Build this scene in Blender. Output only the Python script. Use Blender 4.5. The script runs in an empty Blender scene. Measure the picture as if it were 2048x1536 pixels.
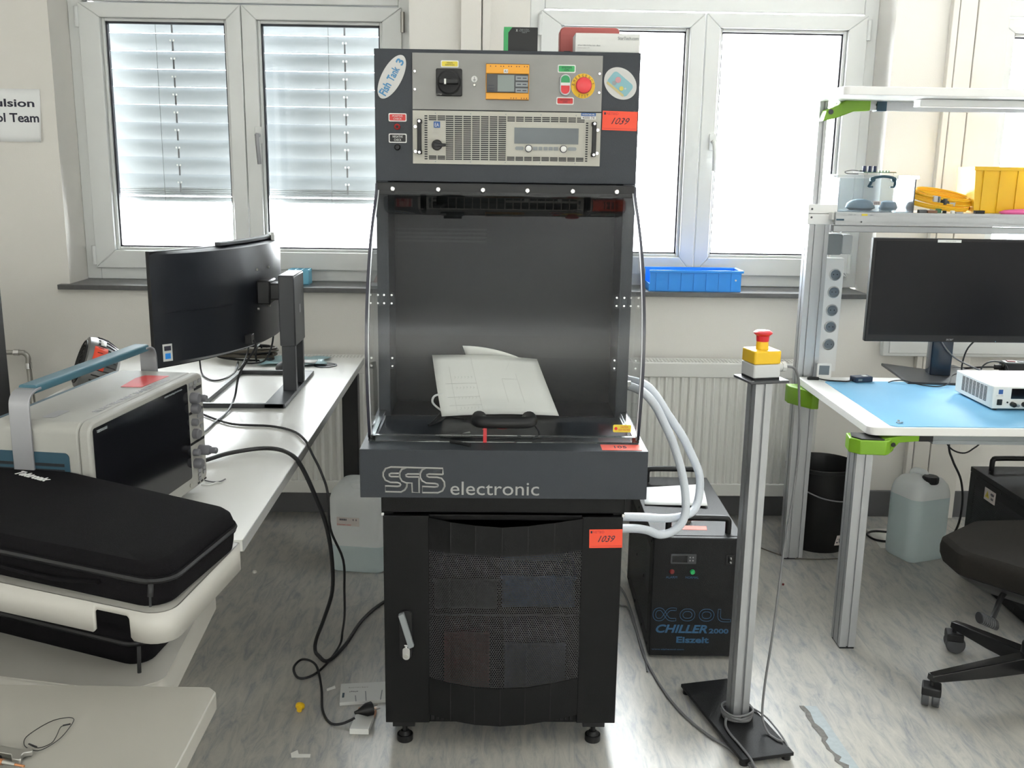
import bpy, math, random
from mathutils import Matrix, Vector
random.seed(7)
SC = bpy.context.scene
COL = SC.collection
PI = math.pi
# ---------------------------------------------------------------- camera
cam_d = bpy.data.cameras.new('camera'); cam = bpy.data.objects.new('camera', cam_d); COL.objects.link(cam)
SC.camera = cam
cam_d.sensor_fit = 'HORIZONTAL'; cam_d.sensor_width = 36.0; cam_d.lens = 2000.0 / 2048.0 * 36.0
cam_d.clip_start = .05; cam_d.clip_end = 200
yaw, pitch, roll = -0.021188717517743826, 0.21815490160014145, 0.014855457277830452
cyw, syw, cp, sp = math.cos(yaw), math.sin(yaw), math.cos(pitch), math.sin(pitch)
fwd = Vector((-syw * cp, cyw * cp, -sp)); rgt = Vector((cyw, syw, 0)); upv = rgt.cross(fwd)
r2 = math.cos(roll) * rgt + math.sin(roll) * upv; u2 = -math.sin(roll) * rgt + math.cos(roll) * upv
cam.matrix_world = Matrix(((r2.x, u2.x, -fwd.x, -0.03317), (r2.y, u2.y, -fwd.y, -2.36125), (r2.z, u2.z, -fwd.z, 1.50437), (0, 0, 0, 1)))
# ---------------------------------------------------------------- world, light, exposure
W = bpy.data.worlds.new('overcast_sky'); SC.world = W; W.use_nodes = True
bg = W.node_tree.nodes['Background']; bg.inputs['Color'].default_value = (0.95, 0.975, 1.0, 1); bg.inputs['Strength'].default_value = 5.5
SC.view_settings.view_transform = 'Standard'; SC.view_settings.look = 'None'; SC.view_settings.gamma = 1.0
SC.view_settings.use_curve_mapping = False; SC.view_settings.exposure = 2.9
SC.cycles.use_denoising = True; SC.cycles.sampling_pattern = 'TABULATED_SOBOL'
SC.cycles.max_bounces = 9; SC.cycles.diffuse_bounces = 5; SC.cycles.glossy_bounces = 4
SC.cycles.transparent_max_bounces = 16; SC.cycles.transmission_bounces = 8
SC.cycles.caustics_reflective = False; SC.cycles.caustics_refractive = False
SC.cycles.sample_clamp_indirect = 8.0
def portal(x0, x1, z0, z1, y):
    d = bpy.data.lights.new('window_portal', 'AREA'); d.shape = 'RECTANGLE'; d.size = x1 - x0; d.size_y = z1 - z0
    d.cycles.is_portal = True
    o = bpy.data.objects.new('window_portal', d); COL.objects.link(o)
    o.location = ((x0 + x1) / 2, y, (z0 + z1) / 2); o.rotation_euler = (-PI / 2, 0, 0)
for a in ((-1.78, -.38), (.11, 1.57), (2.0, 3.44)): portal(a[0], a[1], .99, 2.8, 2.10)
FILL_WINS = ((-8.35, -6.75), (-6.55, -5.0))      # unseen windows added in both side walls to brighten the window wall
for sx_, rot_ in ((-2.9 - .13, -PI / 2), (3.7 + .13, PI / 2)):
    d = bpy.data.lights.new('window_portal', 'AREA'); d.shape = 'RECTANGLE'; d.size = 1.85; d.size_y = 3.35; d.cycles.is_portal = True
    o = bpy.data.objects.new('window_portal', d); COL.objects.link(o); o.location = (sx_, -6.675, 1.875); o.rotation_euler = (0, rot_, 0)
# ---------------------------------------------------------------- materials
MT = {}
def nn(t, k, **kw):
    n = t.nodes.new(k)
    for a, b in kw.items(): setattr(n, a, b)
    return n
def mat(name, col, rough=.5, metal=0.0, var=.06, scale=14.0, bump=0.0, bscale=120.0, spec=.5, coat=0.0, trans=0.0, ior=1.45, emit=0.0, sheen=0.0, col2=None, stretch=None, sss=0.0):
    m = bpy.data.materials.new(name); m.use_nodes = True; t = m.node_tree; b = t.nodes['Principled BSDF']
    tc = nn(t, 'ShaderNodeTexCoord'); mp = nn(t, 'ShaderNodeMapping'); t.links.new(tc.outputs['Object'], mp.inputs['Vector'])
    if stretch: mp.inputs['Scale'].default_value = stretch
    nz = nn(t, 'ShaderNodeTexNoise'); nz.inputs['Scale'].default_value = scale; nz.inputs['Detail'].default_value = 3
    t.links.new(mp.outputs['Vector'], nz.inputs['Vector'])
    mx = nn(t, 'ShaderNodeMix', data_type='RGBA'); c = list(col) + [1]
    c2 = list(col2) + [1] if col2 else [max(0, x * (1 - var)) for x in col] + [1]
    mx.inputs['A'].default_value = c; mx.inputs['B'].default_value = c2
    t.links.new(nz.outputs['Fac'], mx.inputs['Factor']); t.links.new(mx.outputs['Result'], b.inputs['Base Color'])
    b.inputs['Roughness'].default_value = rough; b.inputs['Metallic'].default_value = metal
    b.inputs['Specular IOR Level'].default_value = spec; b.inputs['Coat Weight'].default_value = coat
    b.inputs['Transmission Weight'].default_value = trans; b.inputs['IOR'].default_value = ior
    if sss: b.inputs['Subsurface Weight'].default_value = sss; b.inputs['Subsurface Radius'].default_value = (.05, .05, .05)
    if sheen: b.inputs['Sheen Weight'].default_value = sheen
    if emit: b.inputs['Emission Color'].default_value = c; b.inputs['Emission Strength'].default_value = emit
    if bump:
        n2 = nn(t, 'ShaderNodeTexNoise'); n2.inputs['Scale'].default_value = bscale; n2.inputs['Detail'].default_value = 2
        t.links.new(tc.outputs['Object'], n2.inputs['Vector'])
        bp = nn(t, 'ShaderNodeBump'); bp.inputs['Strength'].default_value = bump; bp.inputs['Distance'].default_value = .002
        t.links.new(n2.outputs['Fac'], bp.inputs['Height']); t.links.new(bp.outputs['Normal'], b.inputs['Normal'])
    MT[name] = m; return m
def clear_mat(name, tint, gloss, rough=.02):
    m = bpy.data.materials.new(name); m.use_nodes = True; t = m.node_tree
    t.nodes.remove(t.nodes['Principled BSDF']); out = t.nodes['Material Output']
    tr = nn(t, 'ShaderNodeBsdfTransparent'); tr.inputs['Color'].default_value = (*tint, 1)
    gl = nn(t, 'ShaderNodeBsdfGlossy'); gl.inputs['Roughness'].default_value = rough; gl.inputs['Color'].default_value = (1, 1, 1, 1)
    fr = nn(t, 'ShaderNodeFresnel'); fr.inputs['IOR'].default_value = gloss
    # smudges: fine noise nudges the sheen a little
    mx = nn(t, 'ShaderNodeMixShader'); t.links.new(fr.outputs[0], mx.inputs[0]); t.links.new(tr.outputs[0], mx.inputs[1]); t.links.new(gl.outputs[0], mx.inputs[2])
    t.links.new(mx.outputs[0], out.inputs[0]); MT[name] = m; return m
def perforated(name, col, pitch, r, axes=(0, 2), rough=.45):
    m = mat(name, col, rough, var=.1); t = m.node_tree; b = t.nodes['Principled BSDF']; out = t.nodes['Material Output']
    tc = nn(t, 'ShaderNodeTexCoord'); sx = nn(t, 'ShaderNodeSeparateXYZ'); t.links.new(tc.outputs['Object'], sx.inputs[0])
    def math_(op, a, bb=None):
        n = nn(t, 'ShaderNodeMath', operation=op)
        for i, q in enumerate((a, bb)):
            if q is None: continue
            if isinstance(q, (int, float)): n.inputs[i].default_value = q
            else: t.links.new(q, n.inputs[i])
        return n.outputs[0]
    X = math_('DIVIDE', sx.outputs[axes[0]], pitch); Z = math_('DIVIDE', sx.outputs[axes[1]], pitch * 1.732)
    ds = []
    for off in (0.0, .5):
        fx = math_('SUBTRACT', math_('FRACT', math_('ADD', X, off + 50)), .5); fz = math_('MULTIPLY', math_('SUBTRACT', math_('FRACT', math_('ADD', Z, off + 50)), .5), 1.732)
        ds.append(math_('ADD', math_('MULTIPLY', fx, fx), math_('MULTIPLY', fz, fz)))
    d = math_('MINIMUM', ds[0], ds[1]); hole = math_('LESS_THAN', d, r * r)
    tr = nn(t, 'ShaderNodeBsdfTransparent'); mx = nn(t, 'ShaderNodeMixShader')
    t.links.new(hole, mx.inputs[0]); t.links.new(b.outputs[0], mx.inputs[1]); t.links.new(tr.outputs[0], mx.inputs[2]); t.links.new(mx.outputs[0], out.inputs[0])
    return m
mat('wall', (.77, .745, .70), .85, var=.05, scale=3, bump=.25, bscale=260)
mat('reveal', (.76, .755, .74), .8, var=.04, scale=3, bump=.15, bscale=200)
mat('ceiling', (.86, .85, .83), .9, var=.03)
mat('pvc', (.71, .72, .71), .35, var=.03)
mat('channel', (.74, .71, .66), .5, var=.03)
mat('gasket', (.02, .02, .03), .5)
mat('sill', (.13, .13, .13), .3, var=.35, scale=60, bump=.1)
mat('baseboard', (.12, .12, .125), .5, var=.15)
mat('radiator', (.74, .735, .70), .4, var=.03)
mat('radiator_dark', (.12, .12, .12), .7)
mat('slat', (.24, .255, .265), .38, metal=.2, var=.04)
mat('tape', (.08, .08, .085), .6)
mat('cab_grey', (.027, .032, .040), .55, var=.08, scale=40, bump=.3, bscale=500)
mat('cab_inner', (.013, .014, .017), .5, var=.1, scale=20, spec=.3)
mat('rack_black', (.0045, .0045, .005), .5, var=.2, scale=30, bump=.2, bscale=500, spec=.25)
mat('plate_alu', (.25, .245, .235), .5, metal=.55, var=.22, scale=9, stretch=(1, 1, 1.6))
mat('psu_beige', (.45, .435, .385), .5, var=.03)
mat('slot_dark', (.01, .011, .014), .5)
mat('black', (.009, .009, .010), .42, var=.2, spec=.4)
mat('black_matt', (.016, .016, .018), .75, var=.25, scale=90, bump=.2, bscale=700)
mat('black_fabric', (.0075, .0068, .0078), .9, var=.3, scale=200, bump=.6, bscale=900, spec=.1)
mat('dark_grey', (.06, .062, .067), .45, var=.1)
mat('monitor_back', (.018, .020, .026), .38, var=.1, bump=.1, bscale=600)
mat('stand_grey', (.038, .040, .045), .4, var=.05)
mat('screen', (.006, .006, .008), .12, var=.1)
mat('screen_matt', (.005, .005, .007), .3, var=.1, spec=.25)
mat('white', (.68, .68, .66), .5, var=.03)
mat('white_desk', (.70, .69, .655), .3, var=.04, scale=6, bump=.05)
mat('table_dimmed', (.32, .305, .27), .4, var=.03)  # white desk tone darkened in colour for the weaker light near the viewer
mat('white_cart', (.42, .405, .37), .4, var=.03)
mat('bench_white', (.82, .81, .79), .35, var=.03)
mat('desk_edge', (.36, .36, .355), .5, var=.05)
mat('paper', (.80, .79, .75), .85, var=.03)
mat('paper_bright', (.84, .85, .85), .85, var=.02)
mat('ink', (.03, .03, .05), .7)
mat('ink_faint', (.52, .51, .49), .8)
mat('ink_pencil', (.66, .65, .61), .8)
mat('silver_ink', (.36, .355, .34), .5, metal=.2)
mat('red_label', (.55, .03, .03), .45)
mat('orange_tag', (.86, .085, .04), .55, var=.06)
mat('green_label', (.04, .36, .11), .45)
mat('yellow_label', (.72, .58, .05), .45)
mat('blue_label', (.03, .10, .30), .45)
mat('orange_device', (.80, .36, .03), .45, var=.08)
mat('lcd', (.20, .235, .225), .25)
mat('lcd_psu', (.12, .14, .155), .18, var=.3, scale=8)
mat('red', (.62, .02, .03), .35)
mat('steel_dark', (.20, .20, .20), .35, metal=.7)
mat('pink_pale', (.60, .48, .45), .5)
mat('cream_pale', (.66, .60, .57), .6)
mat('dark_red', (.16, .015, .015), .4)
mat('green_lit', (.03, .42, .12), .3)
mat('pale_grey', (.55, .56, .56), .45)
mat('bag_blue', (.30, .38, .45), .6)
mat('dark_blue', (.02, .03, .09), .35)
mat('pcb_part', (.35, .45, .30), .5)
mat('gloss_dark', (.015, .025, .045), .12)
mat('gloss_black', (.010, .010, .011), .22)
mat('tek_blue_dark', (.03, .045, .08), .45)
mat('psu_white', (.74, .73, .69), .45, var=.03)
mat('chair_fabric', (.018, .016, .014), .9, var=.25, scale=150, bump=.5, bscale=800, spec=.2)
mat('sticker_white', (.55, .545, .53), .5)
mat('sticker_water', (.22, .42, .47), .5)
mat('sticker_sand', (.50, .42, .20), .5)
mat('sticker_pink', (.55, .28, .30), .6)
mat('sticker_yellow', (.60, .52, .12), .6)
mat('sticker_blue', (.06, .22, .42), .5)
mat('edge_dark', (.03, .03, .045), .12, coat=.5)
mat('edge_glint', (.80, .82, .85), .2, trans=.4)
mat('red_case', (.42, .10, .09), .5)
mat('red_glow', (.75, .06, .07), .35)
mat('green', (.02, .30, .10), .35)
mat('yellow', (.80, .50, .02), .42)
mat('yellow_cable', (.78, .45, .02), .45)
mat('yellow_bin', (.90, .55, .02), .4, trans=.12, sss=.2)
mat('pink', (.80, .16, .38), .9)
mat('lime', (.19, .38, .02), .38, var=.05)
mat('alu', (.42, .43, .44), .42, metal=.7, var=.08, scale=4, stretch=(30, 30, 1))
mat('alu_dark', (.12, .12, .13), .5, metal=.5)
mat('chrome', (.70, .70, .70), .15, metal=1.0)
mat('steel', (.42, .41, .38), .32, metal=.9)
mat('esd', (.17, .42, .64), .55, var=.04)
mat('blue_bin', (.025, .30, .88), .42, var=.05)
mat('blue_box', (.18, .50, .68), .45)
mat('tek_blue', (.020, .062, .092), .5, var=.06)
mat('tek_blue2', (.038, .115, .155), .45, var=.06)
mat('tek_beige', (.33, .325, .30), .5, var=.04, bump=.1, bscale=500)
mat('tek_silver', (.32, .32, .335), .42, metal=.5)
mat('tek_knob', (.13, .13, .142), .45)
mat('hose', (.70, .74, .80), .45, var=.1, scale=260, bump=.5, bscale=500)
mat('foil', (.36, .60, .64), .3, trans=.4)
mat('cream', (.62, .59, .52), .6)
mat('rust', (.20, .10, .06), .7)
mat('cable_black', (.012, .012, .014), .45)
mat('cable_grey', (.14, .14, .145), .5)
mat('cable_brown', (.10, .085, .065), .55)
mat('chiller_black', (.009, .009, .010), .5, var=.3, scale=200, bump=.5, bscale=420, spec=.3)
mat('acool_blue', (.03, .10, .20), .5)
mat('pcb', (.05, .16, .08), .5)
mat('copper', (.55, .25, .12), .35, metal=.8)
mat('grey_box', (.26, .28, .29), .5)
mat('socket_grey', (.16, .19, .22), .5)
mat('tape_blue', (.42, .47, .49), .35, var=.35, scale=60)
mat('dirt', (.22, .21, .195), .8, var=.6, scale=90)
mat('lamp_white', (.9, .88, .82), .5, emit=.8)
def milky(name, col, rough, clear):
    m = mat(name, col, rough, var=.02); t = m.node_tree; b = t.nodes['Principled BSDF']; out = t.nodes['Material Output']
    tl = nn(t, 'ShaderNodeBsdfTranslucent'); tl.inputs['Color'].default_value = (*col, 1); m1 = nn(t, 'ShaderNodeMixShader'); m1.inputs[0].default_value = .4
    t.links.new(b.outputs[0], m1.inputs[1]); t.links.new(tl.outputs[0], m1.inputs[2])
    tr = nn(t, 'ShaderNodeBsdfTransparent'); m2 = nn(t, 'ShaderNodeMixShader'); m2.inputs[0].default_value = clear
    t.links.new(m1.outputs[0], m2.inputs[1]); t.links.new(tr.outputs[0], m2.inputs[2]); t.links.new(m2.outputs[0], out.inputs[0])
milky('jerry', (.95, .97, .97), .4, .0)
milky('liquid', (.80, .90, .91), .3, .0)
clear_mat('glass', (.97, .985, .98), 1.35)
clear_mat('acrylic', (.93, .945, .95), 1.42)
clear_mat('clear_plastic', (.88, .91, .93), 1.3, .15)
mat('acrylic_edge', (.80, .84, .84), .05, trans=1.0, ior=1.49, var=0)
perforated('perf_black', (.013, .013, .014), .0058, .25)
perforated('perf_side', (.016, .016, .018), .009, .33, (1, 2))
def floor_material():
    m = mat('floor', (.42, .41, .385), .32, var=.1); t = m.node_tree; b = t.nodes['Principled BSDF']
    tc = nn(t, 'ShaderNodeTexCoord')
    mp = nn(t, 'ShaderNodeMapping'); mp.inputs['Rotation'].default_value = (0, 0, math.radians(-32)); mp.inputs['Scale'].default_value = (14, 3.0, 1)
    t.links.new(tc.outputs['Object'], mp.inputs['Vector'])
    n1 = nn(t, 'ShaderNodeTexNoise'); n1.inputs['Scale'].default_value = 2.6; n1.inputs['Detail'].default_value = 8; n1.inputs['Roughness'].default_value = .72; n1.inputs['Distortion'].default_value = .7
    t.links.new(mp.outputs['Vector'], n1.inputs['Vector'])
    r1 = nn(t, 'ShaderNodeValToRGB'); e = r1.color_ramp.elements
    e[0].position = .34; e[0].color = (.30, .31, .33, 1); e[1].position = .68; e[1].color = (.56, .54, .49, 1)
    x = e.new(.5); x.color = (.46, .45, .42, 1)
    t.links.new(n1.outputs['Fac'], r1.inputs['Fac'])
    n2 = nn(t, 'ShaderNodeTexNoise'); n2.inputs['Scale'].default_value = 1.1; n2.inputs['Detail'].default_value = 3; t.links.new(tc.outputs['Object'], n2.inputs['Vector'])
    r2_ = nn(t, 'ShaderNodeValToRGB'); r2_.color_ramp.elements[0].color = (.80, .80, .82, 1); r2_.color_ramp.elements[1].color = (1.0, .99, .96, 1)
    t.links.new(n2.outputs['Fac'], r2_.inputs['Fac'])
    mx = nn(t, 'ShaderNodeMix', data_type='RGBA', blend_type='MULTIPLY'); mx.inputs['Factor'].default_value = 1
    t.links.new(r1.outputs['Color'], mx.inputs['A']); t.links.new(r2_.outputs['Color'], mx.inputs['B'])
    v = nn(t, 'ShaderNodeTexVoronoi'); v.inputs['Scale'].default_value = 2.3; t.links.new(tc.outputs['Object'], v.inputs['Vector'])
    lt = nn(t, 'ShaderNodeMath', operation='LESS_THAN'); lt.inputs[1].default_value = .018; t.links.new(v.outputs['Distance'], lt.inputs[0])
    m2 = nn(t, 'ShaderNodeMix', data_type='RGBA'); m2.inputs['B'].default_value = (.06, .055, .05, 1)
    t.links.new(lt.outputs[0], m2.inputs['Factor']); t.links.new(mx.outputs['Result'], m2.inputs['A'])
    t.links.new(m2.outputs['Result'], b.inputs['Base Color'])
    bp = nn(t, 'ShaderNodeBump'); bp.inputs['Strength'].default_value = .08; bp.inputs['Distance'].default_value = .01
    t.links.new(n2.outputs['Fac'], bp.inputs['Height']); t.links.new(bp.outputs['Normal'], b.inputs['Normal'])
floor_material()
# ---------------------------------------------------------------- geometry helpers
WM = {}      # object -> its world matrix
def frame(o, u, v):
    u = Vector(u).normalized(); v = Vector(v).normalized(); n = u.cross(v); o = Vector(o)
    return Matrix(((u.x, v.x, n.x, o.x), (u.y, v.y, n.y, o.y), (u.z, v.z, n.z, o.z), (0, 0, 0, 1)))
def front(y, x=0.0, z=0.0): return frame((x, y, z), (1, 0, 0), (0, 0, 1))     # faces the room (-y)
def rz(x, y, z, a): return Matrix.Translation((x, y, z)) @ Matrix.Rotation(a, 4, 'Z')
def smooth_pts(p, k=4, closed=False):
    p = [Vector(q) for q in p]; n = len(p); out = []
    if n < 3: return p
    g = (lambda i: p[i % n]) if closed else (lambda i: p[min(max(i, 0), n - 1)])
    for i in range(n if closed else n - 1):
        a, b, c, d = g(i - 1), g(i), g(i + 1), g(i + 2)
        for j in range(k):
            t = j / k
            out.append(.5 * ((2 * b) + (c - a) * t + (2 * a - 5 * b + 4 * c - d) * t * t + (3 * b - a - 3 * c + d) * t ** 3))
    if not closed: out.append(p[-1])
    return out
def rrect(x0, x1, y0, y1, r, n=5):
    out = []
    for cx, cy, a in ((x1 - r, y0 + r, -PI / 2), (x1 - r, y1 - r, 0), (x0 + r, y1 - r, PI / 2), (x0 + r, y0 + r, PI)):
        for i in range(n + 1):
            t = a + PI / 2 * i / n; out.append((cx + r * math.cos(t), cy + r * math.sin(t)))
    return out
class MB:
    def __init__(s, M=None): s.v = []; s.f = []; s.M = M or Matrix()
    def add(s, vs, fs, M=None):
        b = len(s.v); T = s.M @ M if M else s.M
        s.v += [T @ Vector(v) for v in vs]; s.f += [tuple(b + i for i in f) for f in fs]; return s
    def box(s, x0, x1, y0, y1, z0, z1, M=None):
        v = [(x, y, z) for x in (x0, x1) for y in (y0, y1) for z in (z0, z1)]
        return s.add(v, [(0, 1, 3, 2), (4, 6, 7, 5), (0, 4, 5, 1), (2, 3, 7, 6), (0, 2, 6, 4), (1, 5, 7, 3)], M)
    def prism(s, poly, a0, a1, axis='z', M=None):
        n = len(poly)
        pt = {'z': lambda p, a: (p[0], p[1], a), 'y': lambda p, a: (p[0], a, p[1]), 'x': lambda p, a: (a, p[0], p[1])}[axis]
        v = [pt(p, a0) for p in poly] + [pt(p, a1) for p in poly]
        f = [tuple(range(n))[::-1], tuple(range(n, 2 * n))] + [(i, (i + 1) % n, n + (i + 1) % n, n + i) for i in range(n)]
        if axis == 'y': f = [q[::-1] for q in f]
        return s.add(v, f, M)
    def tube(s, pts, r, n=8, k=0, closed=False, cap=True, M=None, flat=1.0):
        p = smooth_pts(pts, k, closed) if k else [Vector(q) for q in pts]
        N = len(p); rs = r if isinstance(r, (list, tuple)) else None; vs = []; prev = None
        for i in range(N):
            a = p[(i - 1) % N] if closed else p[max(i - 1, 0)]; b = p[(i + 1) % N] if closed else p[min(i + 1, N - 1)]
            t = (b - a).normalized() if (b - a).length > 1e-9 else Vector((0, 0, 1))
            if prev is None:
                ref = Vector((0, 0, 1)) if abs(t.z) < .9 else Vector((1, 0, 0)); u = t.cross(ref).normalized()
            else:
                u = prev - t * prev.dot(t); u = u.normalized() if u.length > 1e-6 else t.orthogonal().normalized()
            prev = u; w = t.cross(u); rr = rs[min(int(i * len(rs) / N), len(rs) - 1)] if rs else r
            for j in range(n):
                an = 2 * PI * j / n; vs.append(p[i] + u * math.cos(an) * rr + w * math.sin(an) * rr * flat)
        f = []
        for i in range(N if closed else N - 1):
            a, b = i * n, ((i + 1) % N) * n
            f += [(a + j, a + (j + 1) % n, b + (j + 1) % n, b + j) for j in range(n)]
        if not closed and cap: f += [tuple(range(n))[::-1], tuple((N - 1) * n + j for j in range(n))]
        return s.add(vs, f, M)
    def cyl(s, c, r, h, n=20, axis='z', r2=None, M=None):
        r2 = r if r2 is None else r2; c = Vector(c); vs = []
        for k_, rr in ((0, r), (h, r2)):
            for j in range(n):
                a = 2 * PI * j / n; x, y = rr * math.cos(a), rr * math.sin(a)
                vs.append(c + Vector({'z': (x, y, k_), 'y': (x, k_, -y), 'x': (k_, x, y)}[axis]))
        f = [tuple(range(n))[::-1], tuple(range(n, 2 * n))] + [(j, (j + 1) % n, n + (j + 1) % n, n + j) for j in range(n)]
        return s.add(vs, f, M)
    def lathe(s, prof, c=(0, 0, 0), n=28, M=None, sx=1.0, sy=1.0):
        vs = []
        for r, z in prof:
            for j in range(n):
                a = 2 * PI * j / n; vs.append((c[0] + r * sx * math.cos(a), c[1] + r * sy * math.sin(a), c[2] + z))
        f = []
        for i in range(len(prof) - 1):
            f += [(i * n + j, i * n + (j + 1) % n, (i + 1) * n + (j + 1) % n, (i + 1) * n + j) for j in range(n)]
        f += [tuple(range(n))[::-1], tuple((len(prof) - 1) * n + j for j in range(n))]
        return s.add(vs, f, M)
    def loft(s, rings, cap=True, M=None, closed=True):
        n = len(rings[0]); vs = [p for r in rings for p in r]; f = []
        for i in range(len(rings) - 1):
            f += [(i * n + j, i * n + (j + 1) % n, (i + 1) * n + (j + 1) % n, (i + 1) * n + j) for j in range(n if closed else n - 1)]
        if cap: f += [tuple(range(n))[::-1], tuple((len(rings) - 1) * n + j for j in range(n))]
        return s.add(vs, f, M)
    def build(s, name, m, parent=None, bevel=0, seg=2, smooth=None, solid=0, **props):
        me = bpy.data.meshes.new(name)
        if parent is None:
            xs = [v.x for v in s.v]; ys = [v.y for v in s.v]; zs = [v.z for v in s.v]
            B = Matrix.Translation(((min(xs) + max(xs)) / 2, (min(ys) + max(ys)) / 2, min(zs)))
            inv = B.inverted()
        else: B = WM[parent]; inv = B.inverted()
        me.from_pydata([tuple(inv @ v) for v in s.v], [], s.f); me.update()
        import bmesh
        bm = bmesh.new(); bm.from_mesh(me); bmesh.ops.recalc_face_normals(bm, faces=bm.faces); bm.to_mesh(me); bm.free()
        me.materials.append(MT[m]); o = bpy.data.objects.new(name, me); COL.objects.link(o)
        if parent is None: o.matrix_world = B
        else: o.parent = parent
        WM[o] = B
        if bevel:
            md = o.modifiers.new('bevel', 'BEVEL'); md.width = bevel; md.segments = seg; md.limit_method = 'ANGLE'; md.angle_limit = math.radians(35)
        if solid:
            md = o.modifiers.new('solid', 'SOLIDIFY'); md.thickness = solid; md.offset = 0
        if smooth is None: smooth = True
        if smooth:
            me.polygons.foreach_set('use_smooth', [True] * len(me.polygons))
            me.set_sharp_from_angle(angle=math.radians(38))
        for k_, v_ in props.items(): o[k_] = v_
        return o
def tag(o, label, cat, group=None):
    o['label'] = label; o['category'] = cat
    if group: o['group'] = group
    return o
def thing(name, label, cat, M, group=None):
    if not isinstance(M, Matrix): M = Matrix.Translation(M)
    o = bpy.data.objects.new(name, None); COL.objects.link(o); o.matrix_world = M; o.empty_display_size = .05
    WM[o] = M; return tag(o, label, cat, group)
def struct(o): o['kind'] = 'structure'; return o
def copy_tree(o, M=None, parent=None):
    c = o.copy(); COL.objects.link(c)
    if parent is not None: c.parent = parent
    elif M is not None: c.matrix_world = M
    WM[c] = M if M is not None else WM[parent]
    for ch in [x for x in KIDS.get(o, [])]: copy_tree(ch, None, c)
    return c
KIDS = {}
def index_kids(root):
    for x in list(COL.objects):
        if x.parent is not None: KIDS.setdefault(x.parent, []); 
    for x in list(COL.objects):
        if x.parent is not None and x not in KIDS[x.parent]: KIDS[x.parent].append(x)
def lettering(s, M, u0, u1, v0, v1, m, parent, name='lettering', w=.0006, shear=0.0, bold=0.0):
    cu = bpy.data.curves.new('txt', 'FONT'); cu.body = s; cu.extrude = .0005; cu.shear = shear; cu.offset = bold
    cu.align_x = 'CENTER'; cu.resolution_u = 3; cu.space_line = 1.0
    to = bpy.data.objects.new('txt', cu); COL.objects.link(to)
    me0 = bpy.data.meshes.new_from_object(to.evaluated_get(bpy.context.evaluated_depsgraph_get()))
    vs = [v.co.copy() for v in me0.vertices]; fs = [tuple(p.vertices) for p in me0.polygons]
    bpy.data.objects.remove(to); bpy.data.curves.remove(cu); bpy.data.meshes.remove(me0)
    xs = [v.x for v in vs]; ys = [v.y for v in vs]; a, b, c, d = min(xs), max(xs), min(ys), max(ys)
    q = MB(M); q.add([(u0 + (v.x - a) / (b - a) * (u1 - u0), v0 + (v.y - c) / (d - c) * (v1 - v0), w * .5 + (w * .5 if v.z > 0 else -w * .5)) for v in vs], fs)
    return q.build(name, m, parent, smooth=False)
def sticker(name, M, u0, u1, v0, v1, m, parent, t=.0012, r=.003, **props):
    r = min(r, (u1 - u0) / 2.01, (v1 - v0) / 2.01)
    return MB(M).prism(rrect(u0, u1, v0, v1, r, 3), 0, t).build(name, m, parent, smooth=False, **props)
def inventory_tag(M, w, h, number, parent, rot=0.0):
    """orange auction tag, lower-left corner at the frame's origin"""
    o = sticker('inventory_tag', M, 0, w, 0, h, 'orange_tag', parent, .0008, .001, label='orange paper tag with handwriting')
    MB(M).box(w * .04, w * .09, h * .80, h * .92, .0008, .0014).build('logo_mark', 'ink', o, smooth=False)
    lettering('NETBID', M @ Matrix.Translation((0, 0, .0008)), w * .11, w * .45, h * .80, h * .93, 'red_label', o)
    if number: lettering(number, M @ Matrix.Translation((0, 0, .0008)), w * .26, w * .78, h * .32, h * .66, 'ink', o, shear=.5)
    MB(M).box(w * .03, w * .97, h * .09, h * .11, .0008, .0012).build('printed_line', 'red_label', o, smooth=False)
    return o
def alu_poly(w, d, nx=1, ny=1, s=.008, g=.006):
    """outline of a slotted aluminium extrusion, centred"""
    p = []
    def side(a, b, n):
        (ax, ay), (bx, by) = a, b; L = math.hypot(bx - ax, by - ay); ux, uy = (bx - ax) / L, (by - ay) / L; ix, iy = -uy, ux
        p.append(a)
        for i in range(n):
            c = L * (i + .5) / n
            for t, dpt in ((c - s / 2, 0), (c - s / 2, g), (c + s / 2, g), (c + s / 2, 0)):
                p.append((ax + ux * t + ix * dpt, ay + uy * t + iy * dpt))
    x, y = w / 2, d / 2
    side((-x, -y), (x, -y), nx); side((x, -y), (x, y), ny); side((x, y), (-x, y), nx); side((-x, y), (-x, -y), ny)
    return p
def screw(M, u, v, r, parent, m='chrome', name='screw'):
    return MB(M).lathe([(r, 0), (r, .001), (r * .75, .0028), (r * .3, .003)], (u, v, 0), 12).build(name, m, parent)
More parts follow.
